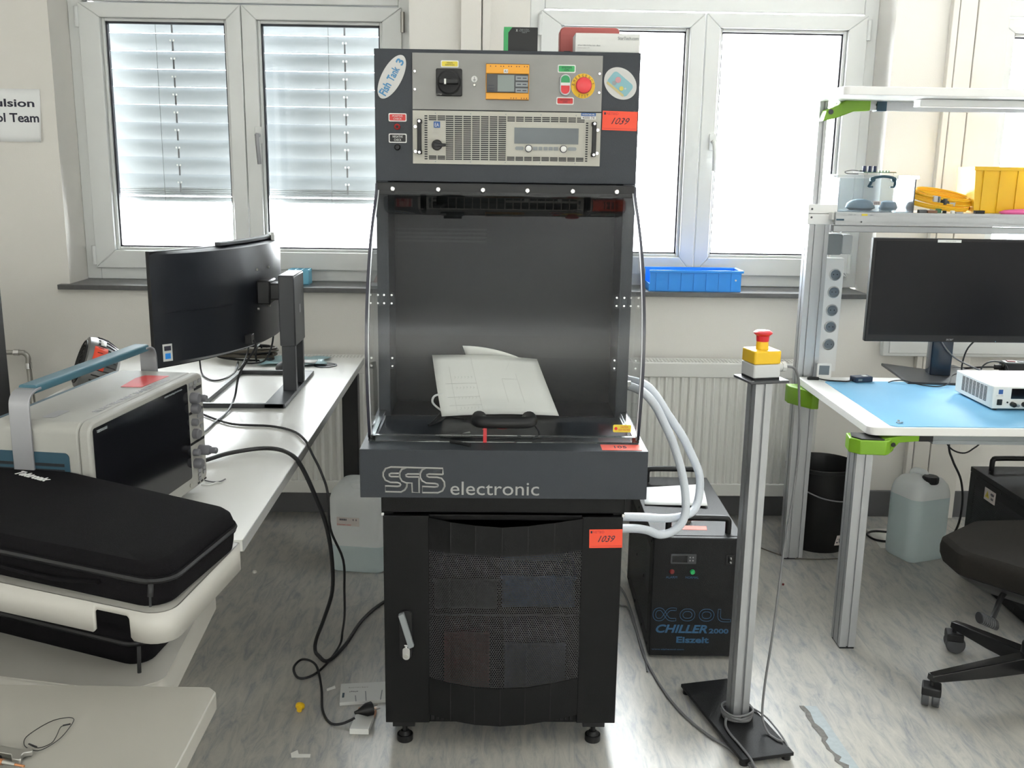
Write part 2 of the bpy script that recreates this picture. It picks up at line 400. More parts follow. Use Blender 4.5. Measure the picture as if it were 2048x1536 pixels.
# ================================================================ THE ROOM
XL, XR, YB, ZC = -2.9, 3.7, -8.5, 2.95
struct(MB().box(XL - .1, XR + .1, YB - .1, 2.3, -.12, 0).build('floor', 'floor', smooth=False))
struct(MB().box(XL - .1, XR + .1, YB - .1, 2.3, ZC, ZC + .12).build('ceiling', 'ceiling', smooth=False))
struct(MB().box(XL - .12, XR + .12, YB - .12, YB, 0, ZC).build('wall_rear', 'wall', smooth=False))
nw = 4
for sx_, a_, b_, nm in ((-1, XL - .12, XL, 'wall_left'), (1, XR, XR + .12, 'wall_right')):
    q = MB(); q.box(a_, b_, YB, 2.3, 0, .95); q.box(a_, b_, YB, 2.3, 2.8, ZC)
    ed = [YB] + [v for w in FILL_WINS for v in w] + [2.3]
    for a, b in zip(ed[0::2], ed[1::2]): q.box(a_, b_, a, b, .95, 2.8)
    struct(q.build(nm, 'wall', smooth=False))
    for (a, b) in FILL_WINS:  # added fill windows, out of view
        w = struct(thing('window_%d' % nw, 'x', 'window', ((a_ + b_) / 2, (a + b) / 2, .95))); nw += 1; del w['label']; del w['category']
        q = MB(); q.box(a_ + .03, b_ - .03, a, a + .07, .95, 2.8); q.box(a_ + .03, b_ - .03, b - .07, b, .95, 2.8); q.box(a_ + .03, b_ - .03, a + .07, b - .07, .95, 1.02); q.box(a_ + .03, b_ - .03, a + .07, b - .07, 2.73, 2.8); q.box(a_ + .03, b_ - .03, (a + b) / 2 - .04, (a + b) / 2 + .04, 1.02, 2.73)
        q.build('window_frame', 'pvc', w, bevel=.003, smooth=False)
        MB().box((a_ + b_) / 2 - .003, (a_ + b_) / 2 + .003, a + .07, b - .07, 1.02, 2.73).build('pane', 'glass', w, smooth=False)
wb = MB()
WINS = ((-1.785, -.372), (.112, 1.562), (2.005, 3.435))
wb.box(XL, XR, 1.81, 2.28, 0, .965)                      # below the sills
wb.box(XL, XR, 1.81, 2.28, 2.80, ZC)
wb.box(XL, WINS[0][0], 1.81, 2.28, .965, 2.8)
wb.box(WINS[0][1], -.05, 1.81, 2.28, .965, 2.8); wb.box(-.05, WINS[1][0], 1.99, 2.28, .965, 2.8)
wb.box(WINS[1][1], WINS[2][0], 1.81, 2.28, .965, 2.8)
wb.box(WINS[2][1], XR, 1.81, 2.28, .965, 2.8)
wall = struct(wb.build('wall_window_side', 'wall', smooth=False))
# grooved cable channels on the piers
def channel(name, x0, x1, z0, z1):
    q = MB(); q.box(x0, x1, 1.778, 1.809, z0, z1)
    return struct(q.build(name, 'channel', bevel=.003, smooth=False))
channel('trim_1', -.168, -.087, 0.985, ZC - .01); channel('trim_2', -.082, -.052, 0.985, ZC - .01)
channel('trim_3', 1.775, 1.800, .0, ZC - .01); channel('trim_4', 1.803, 1.872, .0, ZC - .01); channel('trim_5', 1.876, 2.004, .0, ZC - .01)
struct(MB().box(XL, XR, 1.795, 1.809, 0, .118).build('baseboard_window_side', 'baseboard', bevel=.002, smooth=False))
struct(MB().box(XL, XL + .014, YB, 1.79, 0, .08).build('baseboard_left', 'baseboard', smooth=False))
struct(MB().box(XR - .014, XR, YB, 1.79, 0, .08).build('baseboard_right', 'baseboard', smooth=False))
# window sills of dark speckled stone
for i, (a, b) in enumerate(((-1.823, -.335), (.08, 1.543), (1.96, 3.48))):
    struct(MB().box(a, b, 1.775, 2.02, .966, .986).build('trim_%d' % (6 + i), 'sill', bevel=.002, smooth=False))
# windows: fixed frame, two sashes, panes, gaskets, handles, hinges
def window(n, X0, X1, panes, handle_x, hinge_sides=(1, 1)):
    xm = (panes[0][1] + panes[1][0]) / 2
    w = struct(thing('window_%d' % n, 'x', 'window', ((X0 + X1) / 2, 2.03, .986)))
    del w['label']; del w['category']
    q = MB()
    for x0, x1, z0, z1 in ((X0, X0 + .06, .986, 2.80), (X1 - .06, X1, .986, 2.80), (X0 + .0605, X1 - .0605, .986, 1.05), (X0 + .0605, X1 - .0605, 2.125, 2.19), (X0 + .0605, X1 - .0605, 2.74, 2.80)): q.box(x0, x1, 2.0, 2.08, z0, z1)
    q.build('window_frame', 'pvc', w, bevel=.004, smooth=False)
    q = MB(); q.box(X0 + .05, X1 - .05, 2.03, 2.07, 2.18, 2.22); q.box(X0 + .05, X1 - .05, 2.03, 2.07, 2.70, 2.75); q.box(X0 + .05, X0 + .11, 2.03, 2.07, 2.2201, 2.6999); q.box(X1 - .11, X1 - .05, 2.03, 2.07, 2.2201, 2.6999); q.box(xm - .05, xm + .05, 2.03, 2.07, 2.2201, 2.6999)
    q.build('upper_sash', 'pvc', w, bevel=.003, smooth=False)
    MB().box(X0 + .1, X1 - .1, 2.045, 2.055, 2.21, 2.71).build('upper_pane', 'glass', w, smooth=False)
    for k, (g0, g1) in enumerate(panes):
        s0 = X0 + .045 if k == 0 else xm + .0015; s1 = xm - .0015 if k == 0 else X1 - .045
        zt, zb, gz0, gz1 = 2.118, 1.035, 1.124, 2.048
        # mitred sash
        q = MB()
        o = [(s0, zb), (s1, zb), (s1, zt), (s0, zt)]; i_ = [(g0 - .012, gz0 - .012), (g1 + .012, gz0 - .012), (g1 + .012, gz1 + .012), (g0 - .012, gz1 + .012)]
        for j in range(4):
            a, b, c, d = o[j], o[(j + 1) % 4], i_[(j + 1) % 4], i_[j]
            e = .0006
            q.prism([a, b, c, d], 1.985, 2.05, 'y')
        sash = q.build('sash', 'pvc', w, bevel=.004, smooth=False)
        q = MB()
        for x0, x1, z0, z1 in ((g0 - .012, g0, gz0 - .012, gz1 + .012), (g1, g1 + .012, gz0 - .012, gz1 + .012), (g0, g1, gz0 - .012, gz0), (g0, g1, gz1, gz1 + .012)): q.box(x0, x1, 2.008, 2.045, z0, z1)
        q.build('glazing_bead', 'pvc', sash, bevel=.003, smooth=False)
        q = MB()
        for x0, x1, z0, z1 in ((g0, g0 + .006, gz0, gz1), (g1 - .006, g1, gz0, gz1), (g0, g1, gz0, gz0 + .006), (g0, g1, gz1 - .006, gz1)): q.box(x0, x1, 2.022, 2.044, z0, z1)
        q.build('gasket', 'gasket', sash, smooth=False)
        MB().box(g0 + .003, g1 - .003, 2.030, 2.036, gz0 + .003, gz1 - .003).build('pane', 'glass', sash, smooth=False)
    F = front(1.985, handle_x, 1.60)
    h = MB(F); h.prism(rrect(-.015, .015, -.035, .035, .006), 0, .011); hp = h.build('window_handle', 'pvc', w, bevel=.002)
    h = MB(F); h.cyl((0, 0, .011), .009, .03, 14); h.tube([(0, 0, .038), (.002, -.02, .044), (.004, -.06, .044), (.006, -.118, .036)], .0085, 10, 3)
    h.build('lever', 'pvc' if n != 1 else 'tek_silver', hp)
    for k, hx in enumerate((X0 + .045, X1 - .045)):
        for hz in (2.06, 1.09):
            q = MB(); q.cyl((hx + (-.004 if k == 0 else .004), 1.984, hz - .04), .009, .08, 12); q.build('hinge', 'pvc' if not (n == 1 and k == 1) else 'steel', w)
    return w
window(1, -1.785, -.372, ((-1.641, -1.15), (-1.002, -.511)), -1.020)
window(2, .112, 1.562, ((.254, .765), (.915, 1.426)), .893)
window(3, 2.005, 3.435, ((2.147, 2.65), (2.80, 3.30)), 2.73)
# outside venetian blind in front of the left window: each slat is a part
bl = thing('exterior_blind', 'grey metal venetian blind half lowered outside the left window', 'blind', (-1.08, 2.17, 1.3))
def slat_mesh(zc, tilt, w=.08):
    q = MB(); pr = []
    n = 6
    for i in range(n + 1):
        t = (i / n - .5) * w; c = .007 * (1 - (2 * i / n - 1) ** 2)
        pr.append((t, c))
    ca, sa = math.cos(tilt), math.sin(tilt)
    up = [(2.17 + t * ca + c * sa, zc + t * sa - c * ca) for t, c in pr]
    dn = [(2.17 + t * ca + (c - .0012) * sa, zc + t * sa - (c - .0012) * ca) for t, c in pr]
    q.prism(up + dn[::-1], -1.745, -.415, 'x'); return q
first = None
for i in range(20):
    zc = 1.395 + i * .0737
    if zc > 2.79: break
    if first is None: first = slat_mesh(zc, math.radians(68)).build('slat', 'slat', bl); z0_ = zc
    else:
        c = first.copy(); COL.objects.link(c); c.parent = bl; c.location = (0, 0, zc - z0_); WM[c] = WM[bl] @ Matrix.Translation((0, 0, zc - z0_))
for k in range(4):
    z = 1.343 + k * .0085
    MB().prism([(2.13, z), (2.17, z - .004), (2.21, z), (2.21, z + .0068), (2.17, z + .0028), (2.13, z + .0068)], -1.745, -.415, 'x').build('slat', 'slat', bl, smooth=False)
MB().prism(rrect(2.13, 2.21, 1.312, 1.334, .006, 3), -1.745, -.415, 'x').build('bottom_rail', 'slat', bl)
for tx in (-1.470, -1.400, -.742, -.672):
    q = MB()
    if tx in (-1.470, -.742):
        q.tube([(tx, 2.122, 1.32), (tx, 2.122, 2.75)], .0012, 5); q.build('cord', 'tape', bl)
    else:
        for i in range(19):
            z = 1.372 + i * .0737
            MB().box(tx - .0035, tx + .0035, 2.118, 2.122, z - .018, z + .022).build('ladder_tape', 'tape', bl, smooth=False)
        q = MB()
        for i in range(19):
            z = 1.372 + i * .0737
            q.box(tx - .010, tx - .004, 2.112, 2.118, z + .022, z + .030); q.box(tx + .004, tx + .010, 2.112, 2.118, z + .022, z + .030)
        q.build('clips', 'chrome', bl, smooth=False, kind='stuff')
# radiators
def radiator(x0, x1, label):
    r = thing('radiator', label, 'radiator', ((x0 + x1) / 2, 1.73, .128), 'panel radiators under the windows')
    z0, z1, y0, y1 = .128, .705, 1.68, 1.785
    # pressed front panel: one continuous corrugated sheet
    prof = []; n = int((x1 - x0 - .06) / .0333)
    q = MB()
    for (za, zb, dep) in ((z0 + .055, z1 - .062, 1),):
        xs = []
        xx = x0 + .03
        for i in range(n):
            for t, d in ((0, 0), (.007, .009), (.021, .009), (.028, 0)): xs.append((xx + i * .0333 + t, y0 + d))
        top = [(x, y, zb) for x, y in xs]; bot = [(x, y, za) for x, y in xs]
        q.loft([bot, top], cap=False, closed=False)
    q.build('ribbed_panel', 'radiator', r, smooth=False)
    q = MB(); q.box(x0, x1, y0 - .002, y0 + .012, z1 - .062, z1); q.box(x0, x1, y0 - .002, y0 + .012, z0, z0 + .055)
    q.box(x0, x0 + .03, y0 - .002, y0 + .012, z0 + .05, z1 - .06); q.box(x1 - .034, x1, y0 - .002, y0 + .012, z0 + .05, z1 - .06)
    q.build('front_border', 'radiator', r, bevel=.004)
    MB().box(x0 + .004, x1 - .004, y0 + .014, y1, z0, z1 - .022).build('body', 'radiator', r, smooth=False)
    q = MB()
    for a in (x0, x1 - .008): MB().box(a, a + .008, y0 + .012, y1, z0 + .01, z1).build('side_cover', 'radiator', r, bevel=.003)
    q = MB(); m_ = int((x1 - x0) / .0145)
    for i in range(m_ + 1):
        x = x0 + .008 + i * (x1 - x0 - .016) / m_; q.box(x - .0032, x + .0032, y0 + .012, y1, z1 - .0042, z1 - .0001)
    for yy in (y0 + .012, y0 + .036, y0 + .06, y0 + .084, y1 - .006): q.box(x0 + .008, x1 - .008, yy - .004, yy + .004, z1 - .0045, z1 + .0005)
    q.build('top_grille', 'radiator', r, smooth=False)
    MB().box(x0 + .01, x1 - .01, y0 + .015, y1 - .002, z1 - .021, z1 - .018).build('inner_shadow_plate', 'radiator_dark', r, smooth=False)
    return r
ra = radiator(-1.60, -.560, 'white ribbed panel radiator behind the left desk')
rb = radiator(.30, 1.335, 'white ribbed panel radiator between the grey test cabinet and the aluminium bench')
q = MB(); q.cyl((-.545, 1.70, .675), .012, .03, 12, 'x'); q.tube([(-.53, 1.70, .675), (-.515, 1.70, .66), (-.515, 1.70, .3), (-.515, 1.72, .12), (-.515, 1.72, .0)], .009, 8, 3)
q.build('feed_pipe', 'steel', ra)
# printed sheet on the left wall
F = front(1.806, 0, 0)
sh = MB(); 
def sheet(name, fn, nu, nv, m, parent=None, solid=.0006):
    q = MB(); v = [fn(i / nu, j / nv) for j in range(nv + 1) for i in range(nu + 1)]
    q.add(v, [(j * (nu + 1) + i, j * (nu + 1) + i + 1, (j + 1) * (nu + 1) + i + 1, (j + 1) * (nu + 1) + i) for j in range(nv) for i in range(nu)])
    return q.build(name, m, parent, solid=solid)
sg = thing('wall_sign', 'white printed paper sheet with heavy black lettering taped to the wall', 'sign', (-1.99, 1.80, 1.555))
sheet('sheet', lambda u, v: (-2.14 + u * (.300 - .006 * (1 - v)) + .000, 1.806 - .020 * max(0, u - .97) * 30 * max(0, .75 - v), 1.556 + v * .205), 60, 8, 'paper_bright', sg)
lettering('Propulsion', F, -2.150, -1.866, 1.682, 1.722, 'ink', sg, bold=.022, w=.0008)
lettering('Control Team', F, -2.150, -1.852, 1.632, 1.668, 'ink', sg, bold=.022, w=.0008)
# heating pipe on the wall
hp = MB(); hp.tube([(-2.30, 1.75, .705), (-2.00, 1.75, .705), (-1.972, 1.75, .702), (-1.957, 1.75, .685), (-1.957, 1.75, .64), (-1.952, 1.75, .40), (-1.952, 1.75, .0)], .0105, 12, 3)
o = thing('heating_pipe', 'bare galvanised heating pipe with an elbow on the wall', 'pipe', (-1.952, 1.75, 0)); hp.build('pipe', 'steel', o)
q = MB(); q.cyl((-2.012, 1.75, .705), .0135, .022, 14, 'x'); q.cyl((-1.957, 1.75, .638), .0135, .024, 14); q.build('elbow_collar', 'chrome', o)
q = MB(); q.box(-1.975, -1.935, 1.765, 1.808, .30, .315); q.build('pipe_clip', 'steel', o, smooth=False)
# ceiling lamps behind the viewer
for x_ in (-1.3, 1.5):
    l = thing('ceiling_lamp', 'long white ceiling luminaire' + (' nearer the left wall' if x_ < 0 else ' nearer the right wall'), 'lamp', (x_, -2.2, 2.9), 'ceiling lamps')
    MB().box(x_ - .65, x_ + .65, -2.35, -2.05, 2.935, 2.949).build('housing', 'white', l, bevel=.003)
# white wall conduit low behind the right bench
cd = thing('cable_trunking', 'white wall mounted cable trunking with closed lid below the window pier', 'trunking', (1.9, 1.78, .73))
MB().box(1.615, 3.0, 1.755, 1.794, .728, .812).build('duct', 'pvc', cd, bevel=.004)
MB().box(1.640, 3.0, 1.750, 1.756, .742, .798).build('lid', 'pvc', cd, bevel=.002)
# ================================================================ THE GREY TEST CABINET
cab = thing('test_cabinet', 'tall grey and black power test cabinet with a clear curved hood', 'cabinet', (0, .3, 0))
D1 = .89
# --- lower rack
q = MB()
q.box(-.30, -.275, .012, D1, .068, .690); q.box(.275, .30, .012, D1, .068, .690)      # sides
q.box(-.275, .275, .012, D1, .068, .10); q.box(-.275, .275, D1 - .02, D1, .10, .66)
q.build('rack_body', 'rack_black', cab, bevel=.002, smooth=False)
MB().prism([(-.002, .652), (-.002, .695), (.02, .703), (D1, .703), (D1, .652)], -.303, .303, 'x').build('rack_top', 'rack_black', cab, bevel=.003, smooth=False)
q = MB()
for i in range(46): q.box(-.276 + i * .012, -.270 + i * .012, .0, .004, .672, .69)
q.build('vent_ribs', 'black', cab, smooth=False)
F0 = front(0)
# door: flat frame and a bowed, faceted, perforated middle
door = MB(); 
door.box(-.299, -.185, -.004, .014, .075, .644); door.box(.198, .299, -.004, .014, .075, .644); door.box(-.185, .198, .006, .014, .075, .098); door.box(-.185, .198, .006, .014, .630, .644)
d = door.build('door', 'rack_black', cab, bevel=.002, smooth=False)
xs = [-.185, -.13, -.068, -.002, .062, .128, .198]; bow = [-.004, -.020, -.030, -.034, -.030, -.020, -.004]
zt = [.640, .634, .629, .626, .629, .634, .640]; zb = [.100, .092, .086, .084, .086, .092, .100]
wt = [.556, .553, .551, .550, .551, .553, .556]; wbz = [.205, .197, .191, .190, .191, .197, .205]
def strip(lo, hi):
    q = MB()
    q.loft([[(x, y, z) for x, y, z in zip(xs, bow, lo)], [(x, y, z) for x, y, z in zip(xs, bow, hi)]], cap=False, closed=False); return q
o = strip(wt, zt).build('bowed_panel', 'rack_black', d, smooth=False, solid=.003)
o = strip(zb, wbz).build('bowed_panel', 'rack_black', d, smooth=False, solid=.003)
o = strip([z - .002 for z in wbz], [z + .002 for z in wt]).build('perforated_panel', 'perf_black', d, smooth=False)
q = MB()
for i in range(1, 6):
    for a, b in ((zt[i], wt[i]), (wbz[i], zb[i])): q.box(xs[i] - .0012, xs[i] + .0012, bow[i] - .0025, bow[i], b, a)
q.build('facet_seam', 'black', d, smooth=False)
q = MB()
for i in range(30): q.box(-.18 + i * .0125, -.174 + i * .0125, -.002, .006, .082, .098)
q.build('louvre_ribs', 'black', d, smooth=False)
for a_, b_ in ((-.303, -.296), (.296, .303)): MB().box(a_, b_, -.004, .02, .6435, .6520).build('hinge_pin', 'chrome', d, bevel=.001)
# swing handle and lock
lk = MB(); lk.add([(-.262, -.010, .385), (-.248, -.010, .390), (-.222, -.016, .302), (-.236, -.016, .296), (-.262, -.026, .385), (-.248, -.026, .390), (-.222, -.030, .302), (-.236, -.030, .296)],
                  [(0, 1, 2, 3), (4, 5, 6, 7), (0, 1, 5, 4), (1, 2, 6, 5), (2, 3, 7, 6), (3, 0, 4, 7)])
lk.build('door_handle', 'grey_box', d, bevel=.002)
q = MB(F0); q.prism(rrect(-.260, -.228, .262, .392, .012), .004, .012); q.build('handle_plate', 'black', d, bevel=.001)
q = MB(F0); q.prism(rrect(-.252, -.233, .263, .298, .009), .012, .024); q.box(-.248, -.238, .298, .303, .012, .020); q.build('lock', 'chrome', d, bevel=.001)
MB(F0).cyl((-.2425, .274, .024), .0055, .002, 14).build('lock_cylinder', 'steel', d)
inventory_tag(Matrix.Translation((0, 0, 0)) @ front(-.0045, .2165, .5625) @ Matrix.Rotation(.02, 4, 'Z'), .083, .049, '1039', cab)
# feet
for fx in (-.253, .247):
    for fy in (.04, .84):
        q = MB(); q.cyl((fx, fy, 0), .021, .018, 18); q.cyl((fx, fy, .018), .017, .010, 18, r2=.010); q.cyl((fx, fy, .02), .007, .05, 10); q.box(fx - .03, fx + .028, fy - .025, fy + .04, .052, .068)
        q.build('foot', 'black', cab, bevel=.001)
# things kept inside the rack, dimly seen through the perforated door
MB().box(-.272, .272, .02, .86, .365, .371).build('inner_shelf', 'rack_black', cab, smooth=False)
def crate(name, label, cat, x0, x1, y0, y1, z0, z1, m, t=.006, parent=None):
    t_ = thing(name, label, cat, ((x0 + x1) / 2, (y0 + y1) / 2, z0))
    q = MB(); q.box(x0, x1, y0, y1, z0, z0 + t); q.box(x0, x0 + t, y0, y1, z0, z1); q.box(x1 - t, x1, y0, y1, z0, z1); q.box(x0, x1, y0, y0 + t, z0, z1); q.box(x0, x1, y1 - t, y1, z0, z1)
    q.build('walls', m, t_, smooth=False)
    q = MB(); q.box(x0 - .004, x1 + .004, y0 - .004, y0 + t, z1 - .008, z1); q.box(x0 - .004, x1 + .004, y1 - t, y1 + .004, z1 - .008, z1); q.box(x0 - .004, x0 + t, y0, y1, z1 - .008, z1); q.box(x1 - t, x1 + .004, y0, y1, z1 - .008, z1)
    q.build('rim', m, t_, bevel=.001, smooth=False); return t_
crate('storage_bin', 'blue plastic bin behind the perforated door of the black rack', 'bin', .0, .19, .06, .36, .372, .46, 'blue_label')
t_ = crate('storage_crate', 'grey crate on the rack shelf behind the perforated door', 'crate', -.175, -.012, .05, .4, .372, .455, 'dark_grey')
rb_ = MB().box(-.15, -.03, .06, .3, .101, .30).build('carton', 'dark_red'); tag(rb_, 'dark red carton in the bottom of the black rack', 'box')
rb_ = MB().box(.01, .17, .06, .3, .101, .27).build('carton', 'dark_blue'); tag(rb_, 'dark blue carton in the bottom of the black rack', 'box')
# --- console
MB().prism([(-.04, .703), (-.04, .825), (.93, .825), (.93, .703)], -.349, .349, 'x').build('console', 'cab_grey', cab, bevel=.0015, smooth=False)
Fc = front(-.04)
S = lambda cx, cy: (-.296 + (740 + cx / 5.535 - 763) * .001205, .782 - (900 + cy / 5.535 - 933) * .00124, .0008)
lg = MB(Fc)
for p, k in (([(805, 265), (805, 197), (230, 187), (170, 205), (142, 250), (142, 290), (165, 335), (220, 360), (300, 362), (328, 372), (335, 385), (325, 400), (300, 405), (165, 400), (165, 465), (340, 468), (380, 445), (402, 410), (405, 372)], 0),
             ([(318, 258), (230, 258), (210, 268), (210, 285), (230, 295), (318, 295)], 0),
             ([(400, 192), (350, 210), (325, 250), (325, 300), (350, 345), (395, 365), (460, 365), (463, 470), (540, 474), (540, 300)], 0),
             ([(548, 264), (415, 264), (395, 275), (397, 290), (420, 297), (540, 297)], 0),
             ([(615, 195), (575, 215), (553, 255), (553, 300), (575, 340), (620, 365), (720, 370), (748, 378), (752, 390), (745, 403), (715, 408), (578, 403), (578, 474), (750, 474), (800, 450), (825, 400), (820, 350), (790, 310), (740, 298), (650, 297), (628, 285), (628, 270), (650, 262), (805, 265)], 0)):
    lg.tube([S(*a) for a in p], .0023, 4, 0)
lg.build('logo', 'silver_ink', cab, smooth=False)
lettering('electronic', Fc, -.130, .086, .7115, .7455, 'silver_ink', cab)
# --- housing
MB().box(-.338, .338, .29, D1, 1.452, 1.78).build('housing', 'cab_grey', cab, bevel=.0015, smooth=False)
q = MB(); 
for a_, b_ in ((-.338, -.306), (.306, .338)): MB().box(a_, b_, .29, D1, .825, 1.452).build('side_column', 'cab_grey', cab, bevel=.001, smooth=False)
MB().box(-.306, .306, .452, .47, .825, 1.452).build('back_panel', 'cab_inner', cab, smooth=False)
MB().box(-.306, .306, .29, .452, .8252, .828).build('work_surface', 'cab_inner', cab, smooth=False)
q = MB(); 
for i in range(4): q.box(-.30, -.05, .4505, .452, 1.284 + i * .011, 1.2885 + i * .011)
q.build('louvre_reflection', 'slot_dark', cab, smooth=False)  # dark lines standing for louvres reflected in the hood
for i, x in enumerate((-.292, -.175, -.060, .055, .172, .286)):
    screw(front(.262), x, 1.4335, .0062, cab, 'chrome')
MB().box(-.332, .332, .264, .290, 1.418, 1.450).build('hinge_rail', 'black', cab, bevel=.002)
# hood
prof = [(.035, .834), (.010, .94), (.0, 1.04), (.014, 1.13), (.052, 1.22), (.110, 1.30), (.180, 1.362), (.232, 1.400), (.262, 1.425), (.272, 1.446)]
ps = smooth_pts([(a, b, 0) for a, b in prof], 4); P2 = [(p.x, p.y) for p in ps]
def offs(pts, d):
    out = []
    for i, p in enumerate(pts):
        a = Vector(pts[max(i - 1, 0)]); b = Vector(pts[min(i + 1, len(pts) - 1)]); t = (b - a).normalized(); out.append((p[0] + t.y * d, p[1] - t.x * d))
    return out
inn = offs(P2, .004)
hood = MB(); hood.loft([[(-.331, y, z) for y, z in P2], [(.331, y, z) for y, z in P2]], cap=False, closed=False)
hd = hood.build('hood', 'acrylic', cab)
for s in (-1, 1):
    q = MB(); q.add([(s * .328, y, z) for y, z in P2] + [(s * .328, .288, 1.446), (s * .328, .288, .834)], [tuple(range(len(P2) + 2))]); q.build('side_window', 'acrylic', hd, smooth=False)
    q = MB(); q.loft([[(s * x, y, z) for (x, (y, z)) in ((.330, a), (.337, a), (.337, b), (.330, b))] for a, b in zip(offs(P2, -.001), offs(P2, .008))]); q.build('edge_strip', 'edge_dark', hd)  # dark gloss stands for the dark line refracted in the acrylic edge
    q = MB(); q.loft([[(s * x, y, z) for (x, (y, z)) in ((.3268, a), (.3295, a), (.3295, b), (.3268, b))] for a, b in zip(offs(P2, -.0012), offs(P2, .005))]); q.build('edge_highlight', 'edge_glint', hd)  # white strip painted in as the highlight along the acrylic edge
    MB().box(*(sorted((s * .318, s * .336))), .03, .29, .8255, .842).build('side_rail', 'acrylic_edge', hd, bevel=.002)
    for z in (1.145, .975):
        for dx in (0, .020):
            if z < 1 and dx: continue
            F = front(.2885); u = s * (.299 + dx) - (.001 if s < 0 else 0)
            sticker('hinge_leaf', F, u - .0075, u + .0075, z - .019, z + .019, 'clear_plastic', hd, .003, .0074)
            for dz in (-.011, .011): MB(F).cyl((u, z + dz, .003), .0028, .0015, 10).build('hinge_screw', 'chrome', hd)
    MB().box(*(sorted((s * .3065, s * .3085))), .28, .289, .84, 1.44).build('flange_edge', 'clear_plastic', hd, smooth=False)
MB().box(-.331, .331, .026, .040, .8255, .842).build('front_rail', 'acrylic_edge', hd, bevel=.002)
# bow handle
q = MB(); q.tube([(-.062, .024, .893), (-.064, -.012, .893), (-.054, -.030, .893), (0, -.034, .893), (.054, -.030, .893), (.062, -.012, .893), (.060, .024, .893)], .0175, 14, 4, flat=.82)
q.build('hood_handle', 'black', hd)
for s in (-1, 1): MB().cyl((s * .052, -.020, .896), .008, .012, 14, 'y').build('handle_cap', 'steel', hd)
F = front(.024)
o = sticker('warning_label', front(.0175), .268, .313, .858, .877, 'yellow_label', cab, .0012, .003, label='small yellow warning label')
MB(front(.0175)).cyl((.275, .8675, .0012), .004, .0006, 12).build('hazard_mark', 'red', o)
lettering('CAUTION\nHIGH VOLTAGE', front(.0175), .281, .310, .862, .874, 'red_label', o, w=.0018)
T = Matrix.Translation((0, 0, .8258))
o = MB().box(.238, .335, -.030, .018, .8252, .8258).build('inventory_tag', 'orange_tag', cab, smooth=False, label='orange tag stuck flat on the console edge')
lettering('105', frame((0, 0, .8258), (1, 0, 0), (0, 1, 0)), .27, .30, -.014, .006, 'ink', o)
o = MB(front(.0255)).box(-.052, -.043, .826, .872, 0, .0006).build('red_strip', 'red_glow', cab, smooth=False)
# upper 19 inch plates
Fp = front(.2885)
cp_ = MB(Fp).box(-.2413, .2413, 1.633, 1.771, 0, .003).build('control_panel', 'plate_alu', cab, bevel=.0006, smooth=False)
Fq = front(.2855)
for u, v in ((-.235, 1.726), (-.235, 1.682), (.234, 1.727), (.234, 1.681)): screw(Fq, u, v, .0042, cp_)
q = MB(Fq); q.prism(rrect(-.181, -.115, 1.666, 1.733, .004), 0, .012); q.build('switch_plate', 'black', cp_, bevel=.002)
q = MB(Fq); q.lathe([(.030, .012), (.030, .018), (.026, .024)], (-.148, 1.699, 0), 28); q.build('switch_rotor', 'black_matt', cp_)
q = MB(Fq); q.prism(rrect(-.174, -.122, 1.693, 1.707, .006), .024, .040); q.build('switch_grip', 'black', cp_, bevel=.003)
MB(Fq).box(-.159, -.154, 1.693, 1.706, .040, .0408).build('switch_mark', 'white', cp_, smooth=False)
lettering('EATON', Fq, -.179, -.166, 1.6675, 1.671, 'silver_ink', cp_, w=.0265)
def badge(parent, M, u0, u1, v0, v1, m, txt, tm='white', wd=None):
    o = sticker('label_border', M, u0, u1, v0, v1, 'white', parent, .001, .003)
    o = sticker('label_plate', M, u0 + .0025, u1 - .0025, v0 + .0025, v1 - .0025, m, parent, .0018, .0025)
    w_ = (u1 - u0) * (.55 if wd is None else wd); c = (u0 + u1) / 2
    lettering(txt, M, c - w_ / 2, c + w_ / 2, v0 + .0045, v1 - .0045, tm, parent, w=.0024)
badge(cp_, Fq, -.169, -.124, 1.7365, 1.7535, 'yellow_label', 'MAIN\nSWITCH', 'ink', .5)
q = MB(Fq); q.cyl((-.084, 1.709, 0), .0078, .0015, 20); q.build('earth_sign', 'white', cp_)
q = MB(Fq); q.box(-.0845, -.0835, 1.708, 1.7145, .0015, .0022); q.box(-.088, -.080, 1.7072, 1.708, .0015, .0022); q.box(-.0865, -.0815, 1.7052, 1.706, .0015, .0022); q.box(-.0852, -.0828, 1.7035, 1.7042, .0015, .0022); q.build('earth_symbol', 'ink', cp_, smooth=False)
screw(Fq, -.084, 1.695, .0042, cp_, 'steel')
# orange safety relay module
q = MB(Fq); q.box(-.055, .055, 1.659, 1.747, 0, .004); q.box(-.054, .054, 1.723, 1.746, .004, .010); q.box(-.054, .054, 1.660, 1.676, .004, .010); q.build('relay_module', 'orange_device', cp_, bevel=.0008, smooth=False)
q = MB(Fq); q.box(-.053, .053, 1.677, 1.7215, .004, .014); q.build('relay_face', 'dark_grey', cp_, bevel=.001, smooth=False)
MB(Fq).box(-.025, .017, 1.679, 1.719, .014, .0146).build('lcd', 'lcd', cp_, smooth=False)
q = MB(Fq)
for v in (1.712, 1.697, 1.682): q.box(.0205, .0515, v - .0055, v + .0055, .014, .0152)
q.build('relay_buttons', 'grey_box', cp_, smooth=False)
q = MB(Fq)
for v in (1.712, 1.697, 1.682):
    q.box(.024, .034, v - .001, v + .001, .0152, .0157); q.box(.038, .048, v - .001, v + .001, .0152, .0157)
for v in (1.693, 1.686, 1.680): q.box(-.049, -.034, v, v + .0012, .014, .0147)
q.build('relay_print', 'ink', cp_, smooth=False)
q = MB(Fq)
